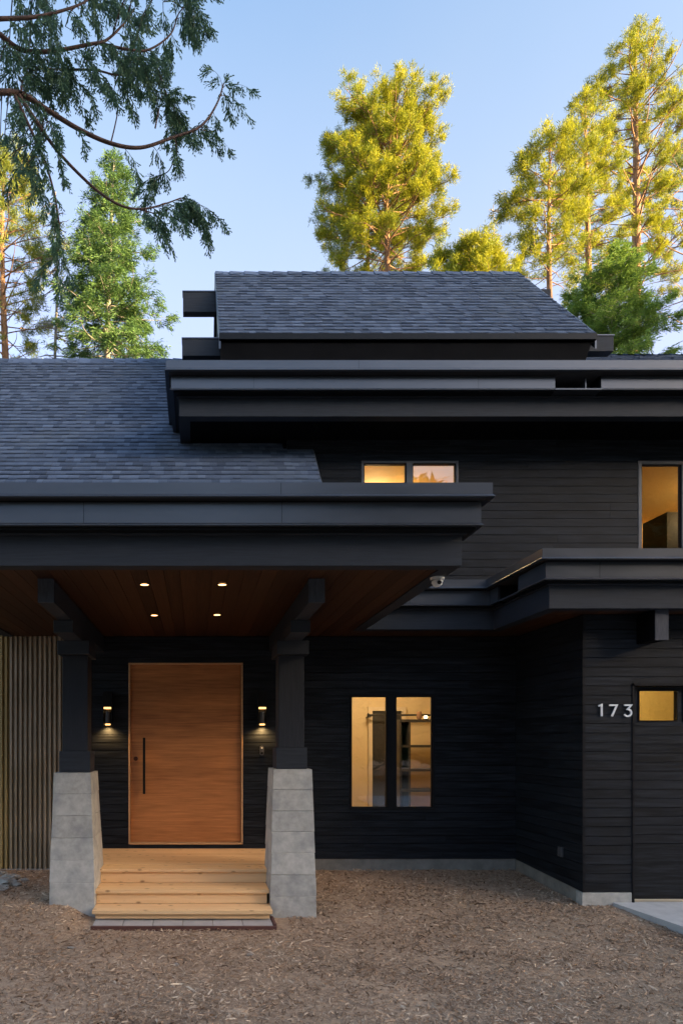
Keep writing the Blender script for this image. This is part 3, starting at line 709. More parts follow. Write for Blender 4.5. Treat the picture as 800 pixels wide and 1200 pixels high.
# ground floor room: dark doorway with pale casing, black shelf unit, curtain rod with ornaments
mb = MB(); a, b = X(431, 12.55), X(470, 12.55)
mb.box(a, a + .07, 12.50, 12.59, E - 1.46, Z(833, 12.5)); mb.box(b, b + .07, 12.50, 12.59, E - 1.46, Z(833, 12.5)); mb.box(a, b + .07, 12.50, 12.59, Z(833, 12.5), Z(833, 12.5) + .07)
t = mb.build('interior_doorway', M['trimwhite'], house)
mb = MB(); mb.box(a + .07, b, 12.56, 12.59, E - 1.46, Z(833, 12.5)); mb.build('dark_opening', M['cabinet'], t)  # dark sheet painting the unlit hallway beyond the opening
sh = thing('shelf_unit', 'tall black open shelf unit seen through the right pane of the ground floor window', 'shelf', (3.4, 11.7, E - 1.46))
mb = MB(); sx0, sx1 = X(468, 11.6), X(503, 11.6)
mb.box(sx0, sx1 - .32, 11.95, 11.98, E - 1.46, Z(846, 11.6)); mb.build('back_panel', M['cabinet'], sh)
mb = MB(); mb.box(sx0, sx0 + .03, 11.6, 11.95, E - 1.46, Z(846, 11.6)); mb.build('side_panel', M['cabinet'], sh)
mb = MB(); mb.box(sx1 - .35, sx1 - .32, 11.6, 11.95, E - 1.46, Z(846, 11.6)); mb.build('side_panel', M['cabinet'], sh)
for py in (843, 873, 901, 925):
    mb = MB(); mb.box(sx0, sx1 + .15, 11.59, 11.95, Z(py + 3, 11.6), Z(py, 11.6)); mb.build('shelf', M['cabinet'], sh)
v_ = thing('vase', 'small brown vase standing on the top shelf behind the ground floor window', 'vase', (X(491, 11.75), 11.75, Z(843, 11.6)))
mb = MB(); c = Vector((X(491, 11.75), 11.75, Z(843, 11.6))); mb.tube([c, c + Vector((0, 0, .04)), c + Vector((0, 0, .10)), c + Vector((0, 0, .14))], [.03, .05, .045, .035], 14); mb.build('vase_body', M['bark'], v_, smooth=True)
v_ = thing('table_lamp', 'tiny glowing lamp on the top shelf behind the ground floor window', 'table lamp', (X(498.5, 11.75), 11.75, Z(843, 11.6)))
c = Vector((X(498.5, 11.75), 11.75, Z(843, 11.6)))
mb = MB(); mb.tube([c, c + Vector((0, 0, .02))], .03, 12); mb.build('base', M['black'], v_); mb = MB(); mb.tube([c + Vector((0, 0, .02)), c + Vector((0, 0, .045)), c + Vector((0, 0, .07))], [.025, .035, .02], 12); mb.build('shade', M['bulb'], v_)
cr_ = thing('curtain_rod', 'dark curtain rod with round finial above the inner doorway', 'curtain rod', (X(450, 12.3), 12.3, Z(838, 12.3)))
mb = MB(); z_ = Z(838, 12.3); mb.tube([(X(432, 12.3), 12.3, z_), (X(505, 12.3), 12.3, z_)], .018, 8); mb.build('rod', M['cabinet'], cr_)
mb = MB(); mb.tube([(X(430, 12.3), 12.3, z_), (X(431.2, 12.3), 12.3, z_), (X(432.5, 12.3), 12.3, z_)], [.02, .045, .02], 10); mb.build('finial', M['cabinet'], cr_)
mb = MB(); mb.box(X(433, 12.3), X(433, 12.3) + .03, 12.3, 12.59, z_ - .04, z_ - .02); mb.build('bracket', M['cabinet'], cr_)
# upstairs right room: dark block added to imitate a reflection; upstairs left room: beam across ceiling
cb = thing('reflection_block', 'added dark block imitating a reflection at the right of the tall upstairs window', 'reflection_block', (X(812, 11.0), 11.0, E + 1.7))
mb = MB(); mb.box(X(781, 11.0), X(781, 11.0) + 1.1, 11.0, 11.6, E + 1.7, Z(600, 11.0)); mb.build('dark_block', M['black'], cb)
mb = MB(); mb.box(X(781, 11.0) + .55, X(781, 11.0) + .57, 10.97, 10.998, E + 2.3, E + 2.6); mb.build('metal_bar', M['trimmetal'], cb)

# ------------------------------------------------------------------ piers, steps
def pier(name, label, bx, tx, zt, zb_, y0b, y0t, y1):
    t = thing(name, label, 'pier', ((bx[0] + bx[1]) / 2, 7.8, zb_), 'concrete piers carrying the porch posts')
    n = 6 if zb_ > E - 1.85 else 7
    h = (zt - (zb_)) / n; mb = MB()
    for i in range(n):
        a, b = i / n, (i + 1) / n
        def L(p, q, u): return p + (q - p) * u
        j = random.uniform(-.003, .003); o = .006 * (n - i) * .25
        za, zc = zb_ + h * i - (.25 if i == 0 else 0), zb_ + h * (i + 1) - .0035
        ua = (a if i else a - .0)
        x0a, x1a = L(bx[0], tx[0], ua) - j, L(bx[1], tx[1], ua) + j; x0b, x1b = L(bx[0], tx[0], b) - j + .003, L(bx[1], tx[1], b) + j - .003
        ya, yb = L(y0b, y0t, ua) + j, L(y0b, y0t, b) + j
        mb.hexa([(x0a, ya, za), (x1a, ya, za), (x1a, y1, za), (x0a, y1, za), (x0b, yb, zc), (x1b, yb, zc), (x1b, y1 - .003, zc), (x0b, y1 - .003, zc)])
        if i < n - 1: mb.box(x0b + .004, x1b - .004, yb + .005, y1 - .01, zc - .002, zc + .006, .1)
    mb.build('pier_body', M['concrete'], t, bevel=.004)
pier('concrete_pier', 'board-marked tapered concrete pier left of the wooden steps, beside the ribbed metal wall', (X(57, 7.38), X(112, 7.38)), (X(63, 7.6), X(107, 7.6)), Z(905, 7.6) - .001, Z(1061, 7.38), 7.38, 7.60, 8.15)
pier('concrete_pier', 'board-marked tapered concrete pier right of the wooden steps, taller and standing on bare mulch', (X(316.5, 7.38), X(371.5, 7.38)), (X(320, 7.6), X(366, 7.6)), Z(901, 7.6) - .001, Z(1076, 7.38), 7.38, 7.60, 8.15)

st = thing('wooden_steps', 'wide golden cedar steps and landing leading up to the front door', 'steps', (-.14, 7.6, 0.05))
def boards_y(mb, x0, x1, ys, z0, z1, g=.004):
    for a, b in zip(ys[:-1], ys[1:]): mb.box(x0, x1, a + g / 2, b - g / 2, z0, z1)
mb = MB(); zt = E - 1.46
boards_y(mb, -1.125, .825, [7.87, 8.01, 8.15], zt - .038, zt)
boards_y(mb, -1.62, 1.30, [8.18, 8.32, 8.46, 8.60, 8.74, 8.88, 9.02, 9.16, 9.30, 9.404], zt - .038, zt)
mb.build('landing', M['step'], st, bevel=.003)
def riser(x0, x1, y, z0, z1):
    mb = MB(); mb.box(x0, x1, y, y + .03, z0, z1); mb.build('riser', M['step'], st, bevel=.002)
def tread(x0, x1, y0, y1, z):
    mb = MB(); h = (y0 + y1) / 2 - .0; mb.box(x0, x1, y0, h - .002, z - .038, z); mb.box(x0, x1, h + .002, y1, z - .038, z); mb.build('tread', M['step'], st, bevel=.003)
z2, z3 = E - 1.62, E - 1.775
riser(-1.105, .815, 7.90, z2 + .001, zt - .040); tread(X(111.5, 7.49) - .005, X(315, 7.49) + .005, 7.49, 7.898, z2)
riser(X(113, 7.5), X(313, 7.5), 7.52, z3 + .001, z2 - .040); tread(X(108, 7.2), X(319.5, 7.2), 7.2, 7.518, z3)
riser(X(112, 7.25), X(316, 7.25), 7.24, E - 1.87, z3 - .040)
mb = MB(); mb.box(-1.6, 1.28, 8.2, 8.23, E - 1.9, zt - .04); mb.build('skirt_board', M['step'], st)

pv = thing('paver_pad', 'strip of grey pavers with a dark red edge at the foot of the wooden steps', 'paving', (-.13, 7.2, 0.0))
mb = MB(); x = X(108, 7.03); xe = X(320.5, 7.03); n = 6
for i in range(n):
    a = x + (xe - x) * i / n; b = x + (xe - x) * (i + 1) / n; dz = random.uniform(-.003, .003)
    mb.box(a + .003, b - .003, 7.035 + random.uniform(0, .006), 7.5, E - 1.93, E - 1.883 + dz)
mb.build('pavers', M['stone'], pv, bevel=.004)
mb = MB(); mb.box(x - .01, xe + .03, 7.0, 7.032, E - 2.0, E - 1.888); mb.box(xe + .002, xe + .034, 7.033, 7.37, E - 2.0, E - 1.875); mb.box(x, xe, 7.04, 7.5, E - 2.0, E - 1.931); mb.build('edging', M['bank'], pv, bevel=.003)

# ------------------------------------------------------------------ lamps and small fittings
def sconce(px, label):
    c = P(px, 832, DW); y = DW - .022
    t = thing('wall_sconce', label, 'wall lamp', (c.x, y, c.z), 'wall lamps beside the front door')
    w = .062
    zt0, zt1 = Z(829, DW), Z(811, DW)
    mb = MB(); mb.box(c.x - w, c.x + w, y - .11, y - .012, zt0, zt1); mb.box(c.x - w + .01, c.x + w - .01, y - .012, y, zt0 + .02, zt1 - .02); mb.build('housing', M['black'], t, bevel=.002)
    mb = MB(); zb0 = Z(850, DW)
    mb.box(c.x - w, c.x - w + .012, y - .11, y - .012, zb0, zt0 - .001); mb.box(c.x + w - .012, c.x + w, y - .11, y - .012, zb0, zt0 - .001)
    mb.box(c.x - w, c.x + w, y - .014, y - .004, zb0, zt0 - .001)
    mb.build('frame', M['black'], t, bevel=.001)
    mb = MB(); mb.tube([(c.x, y - .062, Z(848, DW)), (c.x, y - .062, Z(834, DW))], .04, 14); mb.build('shade', M['greyplastic'], t)
    mb = MB(); mb.box(c.x - w + .014, c.x + w - .014, y - .105, y - .02, Z(831, DW), Z(829.3, DW)); mb.build('lens', M['sconceglow'], t)
    mb = MB(); mb.tube([(c.x, y - .062, Z(850, DW)), (c.x, y - .062, Z(848.4, DW))], .036, 14); mb.build('lens', M['sconceglow'], t)
    for (zz_, e_, sp) in ((Z(851.5, DW), 3.2, 150), (Z(832, DW), .5, 150)):
        l = D.lights.new('sconce_light', 'SPOT'); l.energy = e_; l.color = (1, .58, .2); l.shadow_soft_size = .02; l.spot_size = math.radians(sp); l.spot_blend = .8
        lo = D.objects.new('sconce_light', l); COL.objects.link(lo); lo.parent = t; lo.location = (0, -.062 if sp else 0, zz_ - c.z)
sconce(127.5, 'black up-and-down wall lamp glowing on the siding left of the wooden door')
sconce(306.5, 'black up-and-down wall lamp glowing on the siding right of the wooden door')
for (px, py, lb) in ((169.5, 685, 'front left of four small round downlights in the porch ceiling'), (260.5, 685, 'front right of four small round downlights in the porch ceiling'),
                     (181, 721, 'rear left of four small round downlights in the porch ceiling'), (254.5, 720.5, 'rear right of four small round downlights in the porch ceiling')):
    d_ = 1.455 * F / (870 - py); x_ = X(px, d_)
    t = thing('recessed_downlight', lb, 'downlight', (x_, d_, E + 1.458), 'downlights in the porch ceiling')
    mb = MB()
    for i in range(20):
        a0, a1 = 2 * math.pi * i / 20, 2 * math.pi * (i + 1) / 20
        q = lambda r_, a, z: (x_ + r_ * math.cos(a), d_ + r_ * math.sin(a), z)
        mb.face([q(.038, a0, E + 1.452), q(.052, a0, E + 1.452), q(.052, a1, E + 1.452), q(.038, a1, E + 1.452)]); mb.face([q(.052, a0, E + 1.452), q(.052, a0, E + 1.460), q(.052, a1, E + 1.460), q(.052, a1, E + 1.452)])
    mb.build('trim_ring', M['black'], t)
    mb = MB(); mb.tube([(x_, d_, E + 1.4575), (x_, d_, E + 1.4535)], .038, 18); mb.build('lens', M['ledwarm'], t)
    l = D.lights.new('downlight_light', 'SPOT'); l.energy = 2.4; l.color = (1, .62, .3); l.spot_size = math.radians(110); l.spot_blend = .9; l.shadow_soft_size = .03
    lo = D.objects.new('downlight_light', l); COL.objects.link(lo); lo.parent = t; lo.location = (0, 0, -.02)

# house number
hn = thing('house_number', 'pale metal house number 173 on the dark boards beside the garage door', 'house number', (X(718, DG), DG - .04, Z(833, DG)))
def stroke(mb, pts, w=.0095, t=.014):
    pts = [Vector((p[0], 0, p[1])) for p in pts]; n = len(pts); L_ = []; R_ = []
    for i in range(n):
        d0 = (pts[i] - pts[i - 1]).normalized() if i else None; d1 = (pts[i + 1] - pts[i]).normalized() if i < n - 1 else None
        ns = [Vector((-d.z, 0, d.x)) for d in (d0, d1) if d is not None]
        m_ = ns[0] if len(ns) == 1 else (ns[0] + ns[1]).normalized() / max(.45, (ns[0] + ns[1]).normalized().dot(ns[0]))
        L_.append(pts[i] + m_ * w); R_.append(pts[i] - m_ * w)
    y0, y1 = DG - .045, DG - .045 + t
    for i in range(n - 1):
        a, b, c, e = L_[i], L_[i + 1], R_[i + 1], R_[i]
        mb.hexa([(a.x, y0, a.z), (b.x, y0, b.z), (c.x, y0, c.z), (e.x, y0, e.z), (a.x, y1, a.z), (b.x, y1, b.z), (c.x, y1, c.z), (e.x, y1, e.z)], .5)
U = lambda px, py: (X(px, DG), Z(py, DG))
mb = MB(); stroke(mb, [U(698.3, 827.6), U(702, 826.2), U(702, 839.5)]); mb.build('digit', M['number'], hn)
mb = MB(); stroke(mb, [U(710.8, 826.6), U(719.6, 826.6), U(714.0, 839.5)]); mb.build('digit', M['number'], hn)
c3_ = [(728.2, 826.6), (736.4, 826.6), (732.2, 831.4)]
arc = [(732.2 + 4.3 * math.sin(math.radians(a)), 835.4 - 4.1 * math.cos(math.radians(a))) for a in range(10, 245, 18)]
mb = MB(); stroke(mb, [U(*p) for p in c3_ + arc[1:]]); mb.build('digit', M['number'], hn)
for px, py in ((702, 831), (714.8, 837), (736, 835)):
    p = U(px, py); mb = MB(); mb.box(p[0] - .004, p[0] + .004, DG - .032, DG - .02, p[1] - .004, p[1] + .004); mb.build('stand_off', M['number'], hn)

# doorbell
c = P(306.5, 879.5, DW); t = thing('doorbell', 'small dark oval doorbell on the wall right of the door under the lamp', 'doorbell', (c.x, DW - .025, c.z))
mb = MB()
for s in (1,):
    ring = [(c.x + .028 * math.cos(a), c.z + (.038 if math.sin(a) > 0 else -.038) + .028 * math.sin(a)) for a in [2 * math.pi * i / 24 for i in range(24)]]
    v0 = [(x_, DW - .045, z_) for x_, z_ in ring]; v1 = [(x_, DW - .020, z_) for x_, z_ in ring]
    mb.face(v0)
    for i in range(24): mb.face([v0[i], v1[i], v1[(i + 1) % 24], v0[(i + 1) % 24]])
mb.build('plate', M['greyplastic'], t)
mb = MB(); mb.tube([(c.x, DW - .046, c.z - .035), (c.x, DW - .052, c.z - .035)], .017, 16); mb.build('button', M['black'], t)
mb = MB(); mb.tube([(c.x, DW - .046, c.z + .035), (c.x, DW - .049, c.z + .035)], .012, 16); mb.build('lens', M['white'], t)
# camera under the porch eave
c = P(512, 664, 6.0); c.z = E + 1.458; c.x = X(512, 6.0)
t = thing('security_camera', 'small white dome camera fixed under the right end of the porch eave', 'camera', (c.x, c.y, c.z))
mb = MB(); mb.tube([(c.x, c.y, c.z), (c.x, c.y, c.z - .03)], [.062, .060], 20); mb.build('mount', M['white'], t, smooth=False)
mb = MB(); mb.tube([(c.x, c.y, c.z - .03), (c.x, c.y, c.z - .05), (c.x, c.y - .012, c.z - .072), (c.x, c.y - .02, c.z - .088)], [.054, .05, .04, .012], 20); mb.build('housing', M['white'], t, smooth=True)
mb = MB(); mb.tube([(c.x, c.y - .045, c.z - .06), (c.x, c.y - .06, c.z - .066)], .017, 14); mb.build('lens', M['black'], t)
# outlet on the garage side wall
y_ = 8.22; zc = Z(998, y_)
t = thing('outdoor_socket', 'small dark covered socket low on the garage side wall', 'socket', (GX - .024, y_, zc))
mb = MB(); mb.box(GX - .05, GX - .024, y_ - .045, y_ + .045, zc - .06, zc + .06); mb.build('box', M['greyplastic'], t, bevel=.004)
mb = MB(); mb.box(GX - .056, GX - .051, y_ - .035, y_ + .035, zc - .045, zc + .045); mb.build('cover', M['greyplastic'], t, bevel=.002)

# rubble heap at the left, by the metal wall
def rock(name, label, px, py, r, sq, grp='pale rubble by the metal wall', d0=8.6):
    d_ = d0
    x_ = X(px, d_); z0 = float(gz(x_, d_))
    import bmesh
    bm = bmesh.new(); bmesh.ops.create_icosphere(bm, subdivisions=4, radius=1)
    sd = random.uniform(0, 50)
    from mathutils import noise
    for v in bm.verts:
        n1 = noise.noise(v.co * 1.1 + Vector((sd, 0, 0))); n2 = noise.noise(v.co * 3.5 + Vector((sd, 3, 0)))
        n3 = noise.noise(v.co * 8 + Vector((sd, 5, 1))); v.co *= 1 + .5 * n1 + .28 * n2 + .12 * n3
        v.co.x *= r * sq; v.co.y *= r * .9; v.co.z *= r * .42
    me = D.meshes.new(name); bm.to_mesh(me); bm.free(); me.materials.append(M['buff'] if 'buff' in label else M['rubble'])
    o = D.objects.new(name, me); COL.objects.link(o); o.location = (x_, d_, z0 + r * .12); o.rotation_euler = (0, 0, random.uniform(0, 3))
    tag(o, label, 'rock', grp)
rock('rock', 'largest pale grey rock at the left edge beside the ribbed wall', 6, 1040, .17, 1.2, d0=8.35)
rock('rock', 'flat pale grey rock between the larger rock and the metal wall', 14, 1030, .12, 1.4, d0=8.85)
rock('rock', 'small pale grey rock nearest the left concrete pier', 27, 1035, .075, 1.1, d0=8.65)
rock('rock', 'small pale grey rock in front of the heap at the left edge', 2, 1053, .085, 1.2, d0=8.05)
rock('rock', 'squarish pale grey rock behind the heap, touching the foot of the ribbed wall', 3, 1023, .07, 1.0, d0=9.2)
rock('rock', 'thin grey rock sliver lying right of the largest rock at the left edge', 19, 1046, .06, 1.5, d0=8.3)
rock('rock', 'pale pebble on the mulch in front of the left concrete pier', 84, 1112, .032, 1.2, 'small stones on the mulch', d0=6.45)
rock('rock', 'rounded pale pebble on the mulch below the middle of the steps', 207, 1130, .026, 1.1, 'small stones on the mulch', d0=6.0)
rock('rock', 'pale pebble on the mulch in front of the right concrete pier', 292, 1119, .028, 1.2, 'small stones on the mulch', d0=6.25)
rock('rock', 'flat buff stone low in the view, right of the steps', 278, 1189, .05, 1.7, 'small stones on the mulch', d0=4.95)

# ------------------------------------------------------------------ trees
def unit(v): return v / (np.linalg.norm(v, axis=-1, keepdims=True) + 1e-9)
def blades(cent, dirn, n, length, width, spread, rnd_lo=0, rnd_hi=1, curl=0.):
    """n thin tapering leaf faces per centre, fanned round dirn"""
    c = np.repeat(cent, n, 0); d = np.repeat(dirn, n, 0); m = len(c)
    dd = unit(d + RNG.normal(0, spread, (m, 3)))
    side = unit(np.cross(dd, RNG.normal(0, 1, (m, 3))))
    L = length * RNG.uniform(.6, 1.25, (m, 1)); W = width * RNG.uniform(.7, 1.3, (m, 1))
    o = c + RNG.normal(0, length * .34, (m, 3))
    tip = o + dd * L; tip[:, 2] -= (curl * L[:, 0])
    mid = o + dd * L * .45
    v = np.stack([o, mid + side * W, tip, mid - side * W], 1).reshape(-1, 3)
    f = np.arange(m * 4).reshape(-1, 4)
    base = np.repeat(RNG.uniform(rnd_lo, rnd_hi, len(cent)), n)
    r = np.clip(base * .7 + RNG.uniform(0, .3, m), 0, 1)
    return v, f, r
def conifer(name, label, px, ytop, d, kind, y_crown, prof, leafm, barkm, n_br, group=None, seed=0, tr=.2, tuft=(.175, .0095, 34), sec=5, lean=0., dens=1.0, sparse_low=0.0, droop=0.0, trunk_top=.98, ypx_scale=1, bare=0):
    """px,ytop: where the top stands; prof(t): crown radius in metres, t=0 at crown bottom .. 1 at top"""
    global RNG
    RNG = np.random.default_rng(seed); random.seed(seed)
    base = Vector((X(px, d), d, 0)); H = Z(ytop, d); zc = Z(y_crown, d)
    t = thing(name, label, 'tree', base, group)
    axis = lambda z: np.array([base.x + lean * z / H + .12 * math.sin(z * .35 + seed) * min(1, z / 5), d + .1 * math.cos(z * .3 + seed) * min(1, z / 5), z])
    tb = MB(); n = 24
    tb.tube([Vector(axis(H * i / n * trunk_top)) for i in range(n + 1)], [tr * (1 - .93 * (i / n) ** 1.5) + .01 for i in range(n + 1)], 9, .5)
    C = []; Dn = []
    for i in range(n_br):
        u = ((i + random.random()) / n_br) ** .92 if kind == 'pine' else (((i // 6) * 6 + 3 + random.uniform(-.9, .9)) / n_br) ** .9
        u = min(u, .995)
        z = zc + (H * .985 - zc) * u
        R = prof(u) * random.uniform(.62, 1.12)
        if random.random() < .08: R *= 1.18
        if R < .1: R = .1
        az = i * 2.399963 + random.uniform(-.5, .5)
        o = axis(z)
        up0 = .35 * u + random.uniform(-.12, .25) - droop * (1 - u)
        k = 6; pts = []
        curv = random.uniform(-.12, .28); wob = random.uniform(-.4, .4)
        for j in range(k + 1):
            s = j / k; a = az + wob * s * s
            hz = R * s
            pts.append(o + np.array([math.cos(a) * hz, math.sin(a) * hz, R * (up0 * s + curv * s * s - (.25 * droop) * s)]))
        rb = max(.010, .020 * R ** .6 * (tr / .2) ** .5)
        tb.tube([Vector(p) for p in pts], [rb * (1 - .85 * j / k) for j in range(k + 1)], 4, .5, cap=False)
        if random.random() < sparse_low * (1 - u) * 1.6: continue
        ns = max(2, int(sec * (R / 1.8) ** .8))
        pts = np.array(pts)
        for q in range(ns):
            s = random.uniform(.28, 1.0) if kind == 'pine' else random.uniform(.12, 1)
            fi = s * k; j = min(k - 1, int(fi)); p0 = pts[j] + (pts[j + 1] - pts[j]) * (fi - j)
            out = unit(pts[-1] - pts[0]); sd = unit(np.cross(out, [0, 0, 1.]))
            sgn = random.choice((-1, 1))
            if kind == 'pine':
                L2 = R * random.uniform(.16, .40) * (1.15 - .5 * s) + .12
                dv = unit(out * .8 + sd * sgn * random.uniform(.2, 1.) + np.array([0, 0, random.uniform(-.2, .7)]))
            else:
                L2 = R * random.uniform(.22, .5) * (1.1 - .75 * s) + .1
                dv = unit(out * .75 + sd * sgn * random.uniform(.5, 1.1) + np.array([0, 0, random.uniform(-.22, .06)]))
            p1 = p0 + dv * L2
            if L2 > .35: tb.tube([Vector(p0), Vector(p0 + dv * L2 * .5 + np.array([0, 0, -.02])), Vector(p1)], [rb * .35, rb * .25, .004], 3, .5, cap=False)
            nt = max(2, int((6 if kind == 'pine' else 7) * dens * (L2 / .5) ** .7))
            for w in range(nt):
                sw = (w + random.random()) / nt
                if kind == 'pine': sw = .55 + .45 * sw
                cpt = p0 + dv * L2 * sw + RNG.normal(0, .06 if kind == 'pine' else .035, 3) * (1.3 if kind == 'pine' else 1)
                C.append(cpt)
                if kind == 'pine': Dn.append(unit(dv * .6 + np.array([0, 0, .5]) + RNG.normal(0, .3, 3)))
                else: Dn.append(unit(dv + sd * random.choice((-1, 1)) * .8 + np.array([0, 0, -.10 + RNG.normal(0, .1)])))
        if kind != 'pine' or True:
            C.append(pts[-1]); Dn.append(unit(pts[-1] - pts[-2]))
    # leader
    for i in range(14):
        C.append(axis(H * (1 - .03 * random.random()))); Dn.append(np.array([random.uniform(-.5, .5), random.uniform(-.5, .5), 1.]))
    for i in range(bare):
        z = zc - random.uniform(0, (zc - E) * .45); az = random.uniform(0, 6.28); R = random.uniform(.5, 1.6); o = axis(z)
        tb.tube([Vector(o), Vector(o + np.array([math.cos(az) * R * .5, math.sin(az) * R * .5, -.05])), Vector(o + np.array([math.cos(az) * R, math.sin(az) * R, -.05 + random.uniform(-.2, .3)]))], [.025, .015, .004], 4, .5, cap=False)
    tb.build('trunk', M[barkm], t, smooth=True)
    C = np.array(C); Dn = unit(np.array(Dn))
    v, f, r = blades(C, Dn, tuft[2], tuft[0], tuft[1], .85 if kind == 'pine' else .42, curl=.05 if kind == 'pine' else .1)
    link_mesh('crown', v, f, M[leafm], t, r)
    return t

def oval(w, lo=.35, pk=.35):
    def f(u):
        if u < pk: return w * (lo + (1 - lo) * math.sin(u / pk * math.pi / 2))
        return w * max(.04, math.cos((u - pk) / (1 - pk) * math.pi / 2) ** .5)
    return f
def cone(w, pw=.85, lo=1.0): return lambda u: w * (1 - u) ** pw * (lo + (1 - lo) * min(1, u * 4)) + .12

GP = 'tall pines behind the house'
conifer('pine_tree', 'sunlit golden pine rising directly behind the top roof, the bushiest of the pines', 456, 106, 28, 'pine', 318, oval(2.45, .85, .45), 'pine', 'bark', 135, GP, 3, .26, sec=6, dens=.85, tuft=(.175, .0095, 36))
conifer('pine_tree', 'pine with a straight pale trunk standing against the left side of the bushy golden pine', 436, 140, 30, 'pine', 318, oval(2.3, .8, .4), 'pinegreen', 'bark', 75, GP, 5, .24, sec=5, dens=.8, lean=-.3)
conifer('pine_tree', 'low golden young pine peeping over the top roof ridge, right of the bushy pine', 546, 286, 21, 'pine', 370, oval(1.15, .8, .4), 'pine', 'bark', 60, GP, 8, .12, sec=6, dens=1.3)
conifer('pine_tree', 'tallest orange-trunked pine at the upper right corner of the view', 738, 36, 31, 'pine', 350, oval(2.5, .7, .35), 'pine', 'bark', 115, GP, 12, .42, sec=6, dens=.95, sparse_low=.45, lean=.3)
conifer('pine_tree', 'middle pine of the three on the right, with a slender straight orange trunk', 687, 106, 27, 'pine', 350, oval(1.25, .65, .4), 'pine', 'bark', 85, GP, 14, .29, sec=6, dens=.9, sparse_low=.3)
conifer('pine_tree', 'leftmost and shortest of the three orange-trunked pines on the right', 648, 148, 24, 'pine', 340, oval(1.4, .7, .42), 'pine', 'bark', 85, GP, 17, .22, sec=6, dens=.9, lean=-.1, sparse_low=.2)
conifer('pine_tree', 'pine with bare spreading lower branches at the far right edge', 806, 150, 36, 'pine', 400, oval(3.0, .6, .35), 'pinegreen', 'bark', 80, GP, 19, .22, sec=6, dens=1.1, sparse_low=.9)
conifer('pine_tree', 'tangled pine at the left edge of the view, behind the main roof', 8, 170, 24, 'pine', 430, oval(1.9, .7, .35), 'pinegreen', 'bark', 105, GP, 23, .24, sec=6, dens=.85, sparse_low=.3)
GF = 'green firs behind the house'
conifer('fir_tree', 'dense green fir with a golden tip and pale trunk, behind the main roof ridge', 131, 172, 22, 'fir', 425, cone(2.2, .8, .85), 'fir', 'barkgrey', 138, GF, 31, .2, sec=8, dens=1.0, tuft=(.15, .011, 17), droop=.3)
conifer('fir_tree', 'young bright green fir between the orange pine trunks on the right', 722, 282, 19, 'fir', 440, cone(1.7, .7, .9), 'firbright', 'barkgrey', 100, GF, 33, .1, sec=8, dens=1.2, tuft=(.14, .010, 17), droop=.05)
conifer('fir_tree', 'small bright green fir just right of the top roof corner', 672, 340, 20, 'fir', 440, cone(1.2, .7, .9), 'firbright', 'barkgrey', 60, GF, 35, .08, sec=7, dens=1.1, tuft=(.14, .010, 17), droop=.05)

def snag(label, px, ytop, d, tr, seed, br, R0):
    random.seed(seed)
    t = thing('dead_tree', label, 'tree', (X(px, d), d, 0), 'bare dead trees behind the house'); H = Z(ytop, d); b = Vector((X(px, d), d, 0))
    mb = MB(); n = 16
    mb.tube([b + Vector((.05 * math.sin(i), 0, H * i / n)) for i in range(n + 1)], [tr * (1 - .9 * i / n) + .006 for i in range(n + 1)], 7, .5)
    for i in range(br):
        z = H * random.uniform(.45, .99); az = random.uniform(0, 6.28); R = R0 * (1.1 - z / H) * random.uniform(.5, 1.3) + .15
        pts = [b + Vector((math.cos(az) * R * s, math.sin(az) * R * s, z + R * (.1 * s - .3 * s * s))) for s in (0, .35, .7, 1)]
        mb.tube(pts, [.026, .02, .013, .005], 3, .5, cap=False)
        for q in range(4):
            s = random.uniform(.3, .95); p = pts[0].lerp(pts[-1], s); dv = Vector((random.gauss(0, 1), random.gauss(0, 1), random.gauss(-.3, .5))).normalized() * R * .35
            mb.tube([p, p + dv], [.012, .004], 3, .5, cap=False)
    mb.build('trunk', M['barkgrey'], t, smooth=True)
snag('pale bare dead trunk left of the green fir', 66, 225, 23, .13, 41, 110, 1.7)
snag('thin bare dead treetop right of the low golden pine', 578, 240, 27, .06, 43, 150, 1.5)

# forest behind the viewer: seen only in the glass
def forest():
    r = np.random.default_rng(5); V_, F_, R_ = [], [], []; n0 = 0
    global RNG
    RNG = r
    C = []; Dn = []
    for i in range(15):
        a = math.radians(-150 + 125 * i / 14 + r.uniform(-2, 2)); dist = r.uniform(30, 44); x, y = math.cos(a) * dist, math.sin(a) * dist; H = r.uniform(17, 25)
        for k in range(800):
            u = r.random() ** 1.3; R = 2.4 * (1 - u) ** .8 * math.sqrt(r.random()) + .1; b = r.uniform(0, 6.28)
            C.append((x + math.cos(b) * R, y + math.sin(b) * R, 1.5 + (H - 1.5) * u)); Dn.append((math.cos(b), math.sin(b), -.15))
    for i in range(11):
        x = 6 + 2.5 * i + r.uniform(-.6, .6); y = -19 + r.uniform(-3, 3); H = r.uniform(16.5, 19)
        for k in range(1500):
            u = r.random() ** 1.1; R = 2.3 * (1 - u) ** .6 * math.sqrt(r.random()) + .1; b = r.uniform(0, 6.28)
            C.append((x + math.cos(b) * R, y + math.sin(b) * R, 1.5 + (H - 1.5) * u)); Dn.append((math.cos(b), math.sin(b), -.15))
    v, f, rr = blades(np.array(C), unit(np.array(Dn)), 5, 1.0, .15, .5)
    o = link_mesh('forest', v, f, M['farleaf'], None, rr); tag(o, 'dark conifer forest across the yard, facing the house', 'forest', kind='stuff')
forest()

